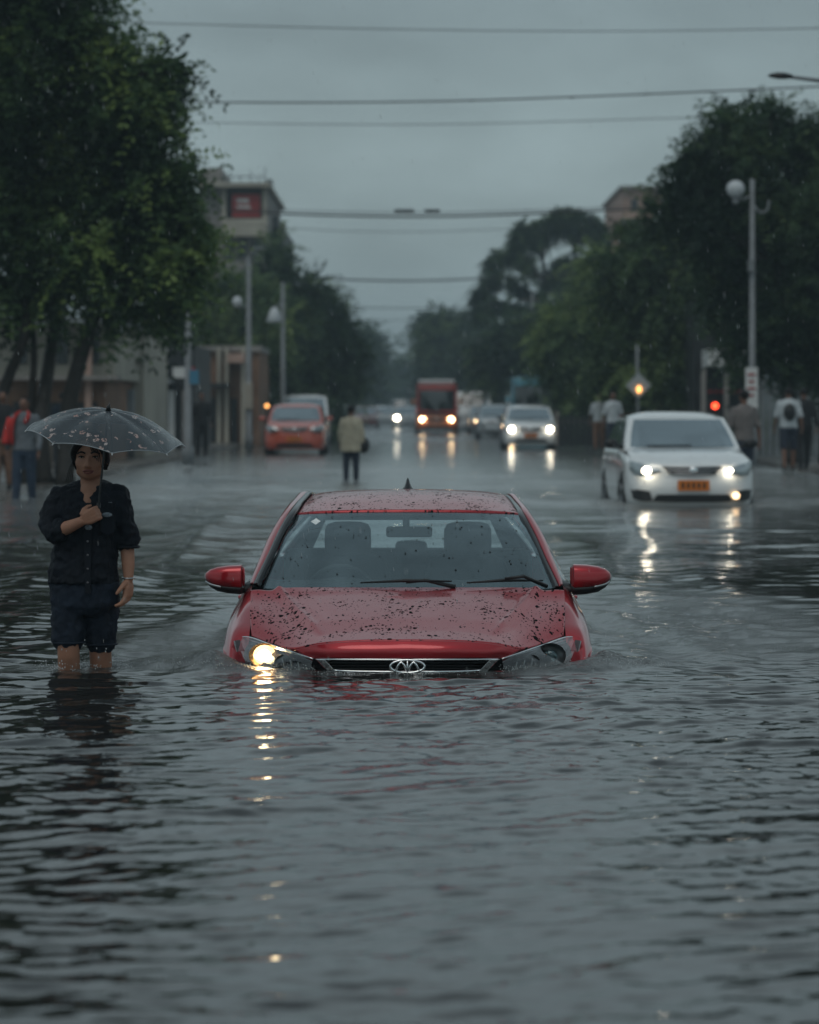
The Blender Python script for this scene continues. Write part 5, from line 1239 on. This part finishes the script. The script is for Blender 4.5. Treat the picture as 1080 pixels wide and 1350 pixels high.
    MB().tube(crom([hc+Vector((-.029, -.088, -.066)), hc+Vector((-.010, -.0975, -.062)), hc+Vector((.010, -.0975, -.062)), hc+Vector((.029, -.088, -.066))], 4), [.001]+[.0045]*11+[.001], 6).tube(crom([hc+Vector((-.024, -.088, -.071)), hc+Vector((0, -.096, -.0745)), hc+Vector((.024, -.088, -.071))], 4), [.001]+[.0045]*7+[.001], 6).build('mouth', M['lips'], p)
    # hair: swept back cap with a parting, side strands and loose back hair
    mb = MB(); rg = random.Random(3)
    mb.ell(hc+Vector((0, .034, .044)), (.090, .100, .090), 22, 14); mb.ell(hc+Vector((0, .085, -.02)), (.065, .04, .085), 16, 10)
    for s in (-1, 1):
        mb.tube(crom([hc+Vector((s*.004, -.056, .098)), hc+Vector((s*.050, -.068, .072)), hc+Vector((s*.077, -.036, .030)), hc+Vector((s*.081, .008, .0)), hc+Vector((s*.074, .04, -.04))], 4), [.014, .018]+[.018]*13+[.013, .008], 8)
        for k in range(14):
            x0 = s*rg.uniform(.060, .088)
            mb.tube(crom([hc+Vector((x0*.9, .0, .05)), hc+Vector((x0, .01+rg.uniform(-.02, .02), -.02)), hc+Vector((x0*.95, .03, -.045)), hc+Vector((x0*.9, .04, -.06-rg.random()*.02))], 3), [.006]*6+[.004, .003, .002, .001], 5)
    skinbuild(mb, 'hair', M['hair'], p, .006, 2)
    mb = MB()   # loose wet strands over the forehead and beside the cheek
    for k in range(9):
        x0 = rg.uniform(.01, .06); mb.tube(crom([hc+Vector((x0*.6, -.060, .085)), hc+Vector((x0*.9, -.082, .05)), hc+Vector((x0+.012, -.078, .012)), hc+Vector((x0+.02, -.066, -.03-rg.random()*.03))], 3), [.0018]*7+[.001]*3, 4)
    for k in range(4): mb.tube(crom([hc+Vector((-.075, -.01, .0)), hc+Vector((-.082-k*.006, -.01, -.05)), hc+Vector((-.09-k*.01, .0, -.12))], 3), [.0016]*7, 4)
    tag(mb.build('loose_strands', M['hair'], p), kind='stuff')
    # ---------- shirt
    mb = MB()
    torso(mb, [(q(110, 0).x, .006, q(0, 769).z, .172, .120), (q(110, 0).x, .008, q(0, 762).z, .172, .120), (q(110, 0).x, .01, q(0, 735).z, .162, .112), (q(112, 0).x, .01, q(0, 705).z, .160, .112), (q(115, 0).x, .01, q(0, 675).z, .168, .112),
               (q(116, 0).x, .014, q(0, 655).z, .165, .098), (q(117, 0).x, .02, q(0, 644).z, .145, .078), (q(119, 0).x, .026, q(0, 635).z, .085, .056)])
    limb(mb, [q(80, 654, .01), q(70, 674, -.02), q(68, 692, -.05), q(76, 701, -.085)], [.058, .054, .052, .054])
    limb(mb, [q(76, 701, -.085), q(84, 698, -.10)], [.054, .052])
    limb(mb, [q(155, 654, .01), q(162, 685, .015), q(167, 713, .02)], [.060, .061, .060])
    sh = skinbuild(mb, 'shirt', M['navy'], p, .0075, 3, .5, (.040, .045))
    for pts, r in (([q(80, 702, -.135), q(88, 712, -.14), q(86, 700, -.04)], .007),): pass
    # cuffs as thick rolled rings
    def cuff(c, ax, r, th):
        ax = Vector(ax).normalized(); a = ax.orthogonal().normalized(); b = ax.cross(a)
        MB().tube([Vector(c)+a*r*math.cos(t)+b*r*math.sin(t) for t in [2*math.pi*k/24 for k in range(25)]], [(th, th*1.9)]*25, 8, False).build('rolled_cuff', M['navy'], sh)
    cuff(q(85, 695, -.100), q(93, 689, -.12)-elL, .046, .008); cuff(q(168, 721, .02), (0, 0, 1), .047, .008)
    # open collar
    for s in (-1, 1):
        a = nb+Vector((s*.060, .035, .030)); b2 = nb+Vector((s*.066, -.045, .022)); c2 = nb+Vector((s*.020, -.088, -.045)); d2 = nb+Vector((s*.070, -.098, -.060)); e2 = nb+Vector((s*.100, -.05, -.005)); f2 = nb+Vector((s*.095, .03, .005))
        mb = MB(); mb.add([a, b2, c2, d2, e2, f2], [(0, 1, 4, 5), (1, 2, 3, 4)]); mb.build('collar', M['navy'], sh, solid=.006, sub=2)
    # dark vest seen in the open neck, placket, buttons, pocket with pale print, breast tag
    V0 = [nb+Vector((-.034, -.084, -.018)), nb+Vector((.034, -.084, -.018)), nb+Vector((.0, -.112, -.115))]
    MB().prism([q(113, 662, -.118), q(124, 662, -.118), q(123, 780, -.125), q(116, 780, -.125)], (0, .01, 0)).build('placket', M['navy'], sh, smooth=False, bevel=.002)
    for k in range(6): MB().ell(q(119.5, 676+k*18, -.131), (.0055, .003, .0055), 8, 6).build('button', mat('button', (.12, .12, .13), .3) if k == 0 else bpy.data.materials['button'], sh)
    MB().prism([q(136, 679, -.108), q(154, 679, -.100), q(154, 700, -.105), q(145, 705, -.108), q(136, 700, -.112)], (0, .008, 0)).build('breast_pocket', M['navy'], sh, smooth=False, bevel=.003)
    pm_ = mat('pale_print', (.17, .20, .23), .6, var=.6, vscale=90)
    MB().ell(q(144.5, 677.5, -.118), (.026, .004, .012), 14, 6).build('pocket_print', pm_, sh)
    MB().ell(q(122, 684, -.133), (.017, .006, .020), 12, 8).ell(q(120.5, 694, -.131), (.019, .005, .013), 10, 8).build('printed_patch', pm_, sh)
    MB().box(q(148, 661.5, -.094), (.017, .004, .0025)).build('stitched_tag', pm_, sh, smooth=False)
    # necklace cord
    MB().tube(crom([nb+Vector((-.05, -.035, .012)), nb+Vector((-.02, -.082, -.040)), nb+Vector((.0, -.092, -.058)), nb+Vector((.02, -.084, -.040)), nb+Vector((.05, -.035, .012))], 4), .0022, 5).build('neck_cord', mat('cord', (.30, .26, .20), .5), p)
    # ---------- shorts
    mb = MB()
    torso(mb, [(q(111, 0).x, .0, q(0, 812).z, .09, .085), (q(111, 0).x, .0, q(0, 800).z, .160, .108), (q(111, 0).x, .005, q(0, 785).z, .172, .115), (q(112, 0).x, .01, q(0, 766).z, .168, .112)])
    limb(mb, [q(92, 788, .0), q(91, 815, -.015), q(91, 842, -.035)], [.092, .088, .080])
    limb(mb, [q(133, 788, .02), q(133, 815, .03), q(132, 845, .04)], [.090, .084, .078])
    so = skinbuild(mb, 'shorts', M['jeans'], p, .0075, 3, .5, (.028, .045))
    MB().tube([q(92, 846, -.035)+Vector((.074*math.cos(t), .072*math.sin(t), 0)) for t in [2*math.pi*k/24 for k in range(25)]], [(.006, .012)]*25, 6, False).build('hem', M['jeans'], so)
    MB().tube([q(132, 850, .04)+Vector((.073*math.cos(t), .071*math.sin(t), 0)) for t in [2*math.pi*k/24 for k in range(25)]], [(.006, .012)]*25, 6, False).build('hem', M['jeans'], so)
    MB().tube([wrR+Vector((.030*math.cos(t), .026*math.sin(t), .012)) for t in [2*math.pi*k/20 for k in range(21)]], .004, 6, False).build('bracelet', M['satin'], p)
    mb = MB()
    rg = random.Random(9)
    for k in range(16):
        px = rg.choice([rg.uniform(80, 103), rg.uniform(120, 142)]); py = rg.uniform(850, 880); mb.ell(q(px, py, -.10 if px < 110 else -.03), (.0025, .003, .005), 6, 5)
    tag(mb.build('splash_drops', M['globe'], p))
    return O
WP = wading_person()
# ---------- umbrella
def umbrella():
    Yw = 14.02; A = P(143, 541, Yw)            # top of the canopy
    o = empty('umbrella', A, label='dark translucent umbrella with pale floral print held by the wading person', cat='umbrella')
    Rr, Hh = .385, .125
    tilt = Matrix.Rotation(R(7.5), 3, 'Y') @ Matrix.Rotation(R(9), 3, 'X')
    m = bpy.data.materials.new('umbrella_fabric'); m.use_nodes = True; nt = m.node_tree; b = nt.nodes['Principled BSDF']
    tc = N(nt, 'ShaderNodeTexCoord'); b.inputs['Roughness'].default_value = .22; b.inputs['Coat Weight'].default_value = .6
    nz = N(nt, 'ShaderNodeTexNoise'); nz.inputs['Scale'].default_value = 9; nt.links.new(tc.outputs['Object'], nz.inputs[0])
    v = N(nt, 'ShaderNodeTexVoronoi', feature='F1'); v.inputs['Scale'].default_value = 26; nt.links.new(tc.outputs['Object'], v.inputs[0])
    n2 = N(nt, 'ShaderNodeTexNoise'); n2.inputs['Scale'].default_value = 90; n2.inputs['Detail'].default_value = 3; nt.links.new(tc.outputs['Object'], n2.inputs[0])
    c1 = N(nt, 'ShaderNodeMath', operation='GREATER_THAN'); c1.inputs[1].default_value = .50; nt.links.new(nz.outputs[0], c1.inputs[0])
    c2 = N(nt, 'ShaderNodeMath', operation='LESS_THAN'); c2.inputs[1].default_value = .40; nt.links.new(v.outputs['Distance'], c2.inputs[0])
    c3 = N(nt, 'ShaderNodeMath', operation='GREATER_THAN'); c3.inputs[1].default_value = .47; nt.links.new(n2.outputs[0], c3.inputs[0])
    m1 = N(nt, 'ShaderNodeMath', operation='MULTIPLY'); nt.links.new(c1.outputs[0], m1.inputs[0]); nt.links.new(c2.outputs[0], m1.inputs[1])
    m2 = N(nt, 'ShaderNodeMath', operation='MULTIPLY'); nt.links.new(m1.outputs[0], m2.inputs[0]); nt.links.new(c3.outputs[0], m2.inputs[1])
    fc = N(nt, 'ShaderNodeMix', data_type='RGBA'); fc.inputs[6].default_value = (.42, .22, .18, 1); fc.inputs[7].default_value = (.48, .44, .42, 1); nt.links.new(v.outputs['Color'], fc.inputs[0])
    mc = N(nt, 'ShaderNodeMix', data_type='RGBA'); mc.inputs[6].default_value = (.022, .030, .038, 1); nt.links.new(m2.outputs[0], mc.inputs[0]); nt.links.new(fc.outputs[2], mc.inputs[7])
    nt.links.new(mc.outputs[2], b.inputs['Base Color'])
    vb = N(nt, 'ShaderNodeTexVoronoi', feature='F1'); vb.inputs['Scale'].default_value = 150; nt.links.new(tc.outputs['Object'], vb.inputs[0])
    bp = N(nt, 'ShaderNodeBump'); bp.inputs['Strength'].default_value = .5; bp.inputs['Distance'].default_value = .003; bp.invert = True
    nt.links.new(vb.outputs['Distance'], bp.inputs['Height']); nt.links.new(bp.outputs[0], b.inputs['Normal']); nt.links.new(bp.outputs[0], b.inputs['Coat Normal'])
    tr = N(nt, 'ShaderNodeBsdfTransparent'); tr.inputs[0].default_value = (.45, .55, .6, 1)
    ms = N(nt, 'ShaderNodeMixShader'); ms.inputs[0].default_value = .34; out = nt.nodes['Material Output']
    nt.links.new(b.outputs[0], ms.inputs[1]); nt.links.new(tr.outputs[0], ms.inputs[2]); nt.links.new(ms.outputs[0], out.inputs[0])
    def surf(t, a):
        """t 0..1 centre to rim, a angle: eight panels sagging between the ribs"""
        k = (a/(math.pi/4)) % 1; sag = 4*k*(1-k)
        rr = Rr*t*(1-.055*sag*t)
        z = -Hh*(t**1.9)-.10*Hh*t - .014*sag*math.sin(t*math.pi)*-1 + .018*sag*t**3
        return tilt @ Vector((rr*math.cos(a), rr*math.sin(a), z))
    a0 = R(12)
    rows = [[surf(max(t/14, .01), a0+2*math.pi*k/64 if False else 2*math.pi*k/64) for k in range(64)] for t in range(15)]
    rot = Matrix.Rotation(a0, 3, 'Z'); rt = tilt @ rot @ tilt.inverted()
    rows = [[rt @ p for p in r] for r in rows]
    cp = MB().grid(rows, True).build('canopy', m, o)
    MB().tube(rows[-1]+[rows[-1][0]], .0022, 6, False).build('hem', mat('umbrella_hem', (.25, .28, .30), .4), cp)
    rm = M['satin']
    for k in range(8):
        i = k*8; pts = [r[i]+Vector((0, 0, -.004)) for r in rows]; ri = MB().tube(pts, .0022, 6).build('rib', M['gloss_black'], o)
        MB().tube([rows[-1][i]*.99, rows[-1][i]*1.02+Vector((0, 0, -.006))], .004, 6).build('rib_tip', rm, ri)
    G = P(129, 676, 14.045)-A; top = tilt @ Vector((0, 0, .0)); 
    MB().tube([top+Vector((0, 0, .028)), top, top.lerp(G, 1.0), G+(G-top).normalized()*.045], [.004, .0055, .0055, .0055], 10).build('shaft', M['gloss_black'], o)
    MB().tube([tilt @ Vector((0, 0, .0)), tilt @ Vector((-.002, 0, .018)), tilt @ Vector((.002, 0, .034))], [.014, .008, .004], 10).build('ferrule', M['gloss_black'], o)
    c, r = chain([G-(G-top).normalized()*.05, G+(G-top).normalized()*.05], [.011, .013], 4); MB().tube(c, r, 10).build('handle', M['gloss_black'], o)
umbrella()
# ---------- background pedestrians
def walker(label, px, Y, hgt, top, trou, hair=None, skin=None, facing=0, stride=.12, arms=(.05, -.05), coat=None, extra=None, z=None, shorts=False, scarf=None, bag=None):
    """a whole person built at real size; facing 0 looks at the camera, pi walks away"""
    b_ = Vector((X(px, Y), Y, (zg(Y)+(.15 if z is None else z)))); k = hgt/1.7
    o = empty('person', b_, facing, label, 'person', 'people on foot in the rain'); sk = skin or M['skin_d']; hr = hair or M['hair']
    v = lambda x, y, zz: Vector((x*k, y*k, zz*k)); mb = MB()
    mb.ell(v(0, -.01, 1.60), (.072*k, .09*k, .095*k), 14, 10); mb.ell(v(0, -.045, 1.555), (.045*k, .045*k, .05*k), 12, 8); mb.ell(v(0, -.10, 1.585), (.013*k, .014*k, .02*k), 8, 6)
    for s in (-1, 1): mb.ell(v(s*.074, 0, 1.59), (.01*k, .018*k, .028*k), 8, 6)
    limb(mb, [v(0, 0, 1.54), v(0, .01, 1.44)], [.05*k, .055*k], 10, 2)
    torso(mb, [(0, 0, .88*k, .15*k, .10*k), (0, 0, 1.1*k, .13*k, .095*k), (0, 0, 1.32*k, .17*k, .11*k), (0, 0, 1.43*k, .12*k, .08*k)], 16)
    hands = []
    for s, sw in ((-1, arms[0]), (1, arms[1])):
        w_ = v(s*.27, -.06+sw*1.8, .86)
        limb(mb, [v(s*.18, 0, 1.38), v(s*.24, sw*.5, 1.12), w_], [.048*k, .038*k, .024*k], 10, 3)
        hand(mb, w_, Vector((0, -.15, -1)), Vector((-s, 0, 0)), Vector((0, -1, 0)), .16*k, .35)
        sd = s*stride
        limb(mb, [v(s*.09, 0, .90), v(s*.10, sd*.5-.03*abs(stride)*8*(s > 0), .49), v(s*.10, sd, .08)], [.085*k, .056*k, .036*k], 10, 3)
    body = skinbuild(mb, 'body', sk, o, .016, 3)
    for s in (-1, 1):
        MB().ell(v(s*.10, s*stride-.05, .045), (.045*k, .13*k, .045*k), 12, 8).build('shoe', M['black_trim'], o)
        MB().ell(v(s*.028, -.085, 1.61), (.011*k, .008*k, .006*k), 8, 6).build('eye', M['iris'], o)
    MB().ell(v(0, .02, 1.632), (.082*k, .094*k, .082*k), 14, 10).build('hair', hr, o)
    mb = MB(); torso(mb, [(0, 0, .88*k, .185*k, .13*k), (0, 0, 1.05*k, .165*k, .125*k), (0, 0, 1.32*k, .19*k, .13*k), (0, 0, 1.43*k, .14*k, .10*k), (0, .01*k, 1.475*k, .07*k, .07*k)], 18)
    if coat: torso(mb, [(0, 0, .72*k, .24*k, .17*k), (0, 0, 1.0*k, .22*k, .16*k), (0, 0, 1.3*k, .21*k, .15*k), (0, 0, 1.46*k, .10*k, .09*k)], 18)
    for s, sw in ((-1, arms[0]), (1, arms[1])): limb(mb, [v(s*.18, 0, 1.38), v(s*.245, sw*.5, 1.12)]+([v(s*.27, -.06+sw*1.8, .92)] if coat or extra == 'long' else []), [.062*k, .055*k]+([.045*k] if coat or extra == 'long' else []), 10, 3)
    skinbuild(mb, 'raincoat' if coat else 'shirt', top, o, .018, 3, .5, (.03*k, .09))
    mb = MB(); torso(mb, [(0, 0, .80*k, .16*k, .11*k), (0, 0, .93*k, .175*k, .12*k)], 16)
    for s in (-1, 1):
        kn = v(s*.10, s*stride*.5-.03*abs(stride)*8*(s > 0), .49); pts = [v(s*.09, 0, .86), kn]; rr = [.10*k, .078*k]
        if not shorts: pts.append(v(s*.10, s*stride, .12)); rr.append(.06*k)
        limb(mb, pts, rr, 12, 3)
    skinbuild(mb, 'shorts' if shorts else 'trousers', trou, o, .018, 2, .5, (.02*k, .08))
    if scarf:
        MB().tube(crom([v(-.16, -.10, .98), v(-.15, -.15, 1.2), v(-.10, -.12, 1.42), v(0, .06, 1.47), v(.10, -.10, 1.42), v(.05, -.15, 1.30)], 4), [(.045*k, .025*k)]*21, 8).build('scarf', scarf, o)
        MB().tube(crom([v(-.20, 0, 1.38), v(-.26, -.02, 1.15), v(-.28, -.04, .98)], 3), [.066*k]*7, 10).build('red_sleeve', scarf, o)
    if bag: MB().ell(v(*bag[:3]), (.13*k, .09*k, .18*k), 14, 10).build('bag', M['black_trim'], o)
    return o
c_ = lambda n, c, **k: mat(n, c, .75, var=.25, vscale=6, **k)
for k_ in ('navy', 'jeans', 'hair'): M[k_].node_tree.nodes['Principled BSDF'].inputs['Specular IOR Level'].default_value = .15
cream, navy2, grey, red, white, black, brown, blue, tee = (c_('cream_raincoat', (.36, .33, .25)), c_('navy_trousers', (.02, .028, .045)), c_('grey_shirt', (.11, .125, .14)), c_('red_cloth', (.42, .03, .025)), c_('white_shirt', (.42, .46, .48)),
    c_('black_cloth', (.013, .014, .016)), c_('brown_cloth', (.16, .09, .06)), c_('blue_cloth', (.02, .035, .06)), c_('taupe_tee', (.14, .125, .12)))
walker('person in a pale cream raincoat and dark trousers standing in the middle of the road', 463, 52, 1.44, cream, navy2, facing=R(170), stride=.05, coat=True, z=-.02, bag=(-.27, -.02, .86))
walker('person in grey top with red scarf and sleeve, blue jeans, at the left pavement edge', 32, 42, 1.62, grey, blue, scarf=red, stride=.1, z=.0, facing=R(-8), extra='long')
walker('person in brown trousers partly cut by the left picture edge', 4, 45, 1.55, black, brown, stride=.08)
walker('person in dark blue behind the wading umbrella holder', 84, 50, 1.5, blue, navy2, facing=R(160), stride=.1, extra='long')
walker('lone figure in black standing under the first left pole', 266, 72, 1.6, black, black, stride=.05, extra='long')
walker('person in white shirt left of the white car', 808, 74, 1.62, white, navy2, stride=.1, facing=R(20))
walker('person in pale top and dark cap, leftmost of the trio beside the white car', 790, 80, 1.6, white, brown, stride=.1)
walker('person in a dull red top close behind the trio by the white car', 822, 82, 1.55, red, black, stride=.05)
walker('person in taupe tee and dark shorts walking just right of the white car', 981, 46, 1.68, tee, navy2, facing=R(200), stride=.1, shorts=True, z=.02)
walker('person in white shirt and shorts with a dark backpack on the right pavement', 1040, 56, 1.62, white, navy2, facing=R(180), stride=.13, shorts=True, bag=(0, .16, 1.2))
walker('person in black walking beside the backpack wearer, nearest the right edge', 1060, 57, 1.62, black, black, facing=R(190), stride=.12, extra='long')
# ------------------------------------------------------------ falling rain drops, and beads thrown up at the waterline
def drops():
    rg = np.random.RandomState(2); n = 3000
    Y = 8.5+40*rg.rand(n)**1.2; x = (rg.rand(n)*2-1)*(.19*Y+1.2); z = rg.rand(n)*(.17*Y+1.2)
    ln = rg.uniform(.018, .034, n); r = rg.uniform(.0007, .0010, n)
    V = np.zeros((n, 6, 3)); c = np.stack([x, Y, z], 1); ax = np.stack([-.13*ln, 0*ln, ln], 1)
    V[:, 0] = c+ax*.6; V[:, 5] = c-ax*.4
    for k in range(4):
        a = k*np.pi/2; V[:, 1+k] = c+np.stack([r*np.cos(a), r*np.sin(a), 0*r], 1)-ax*.1
    f = []
    for k in range(4): f += [(0, 1+k, 1+(k+1) % 4), (5, 1+(k+1) % 4, 1+k)]
    Fc = (np.arange(n)[:, None, None]*6+np.array(f)[None]).reshape(-1, 3)
    m = mat('rain_water', (.8, .86, .88), .05, trans=.6)
    tag(fast_mesh('rain', V.reshape(-1, 3), Fc, m), 'falling rain drops', kind='stuff')
    # splash beads
    P_ = []
    def ringp(cx, cy, r0, r1, k, h):
        for _ in range(k):
            a = rg.uniform(0, 6.28); r_ = rg.uniform(r0, r1); P_.append((cx+r_*math.cos(a), cy+r_*math.sin(a)*.8, abs(rg.normal())*h, rg.uniform(.0014, .0038)))
    ringp(-1.68, 14.2, .05, .17, 170, .022); ringp(-1.53, 14.35, .05, .17, 170, .022)
    for s in (-1, 1):
        for _ in range(420):
            t = rg.rand(); xx = s*(.45+.85*t); yy = 14.12+.05*t+.55*max(t-.55, 0)+rg.normal()*.05
            P_.append((xx-.01, yy-.04, abs(rg.normal())*.012+.008+.035*math.exp(-((t-.65)/.2)**2)*rg.rand(), rg.uniform(.0012, .0034)))
    for _ in range(160): P_.append((rg.uniform(-.5, .5), 13.93+rg.normal()*.03, abs(rg.normal())*.005+.002, rg.uniform(.001, .0025)))
    V, Fc = [], []
    o8 = np.array([(0, 0, 1), (1, 0, 0), (0, 1, 0), (-1, 0, 0), (0, -1, 0), (0, 0, -1)]); ff = np.array([(0, 1, 2), (0, 2, 3), (0, 3, 4), (0, 4, 1), (5, 2, 1), (5, 3, 2), (5, 4, 3), (5, 1, 4)])
    for i, (a, b, c, r) in enumerate(P_): V.append(np.array([a, b, c])+o8*r); Fc.append(ff+i*6)
    tag(fast_mesh('splash', np.concatenate(V), np.concatenate(Fc), mat('splash_water', (.45, .48, .48), .1), smooth=True), 'beads of water thrown up at the waterline', kind='stuff')
drops()
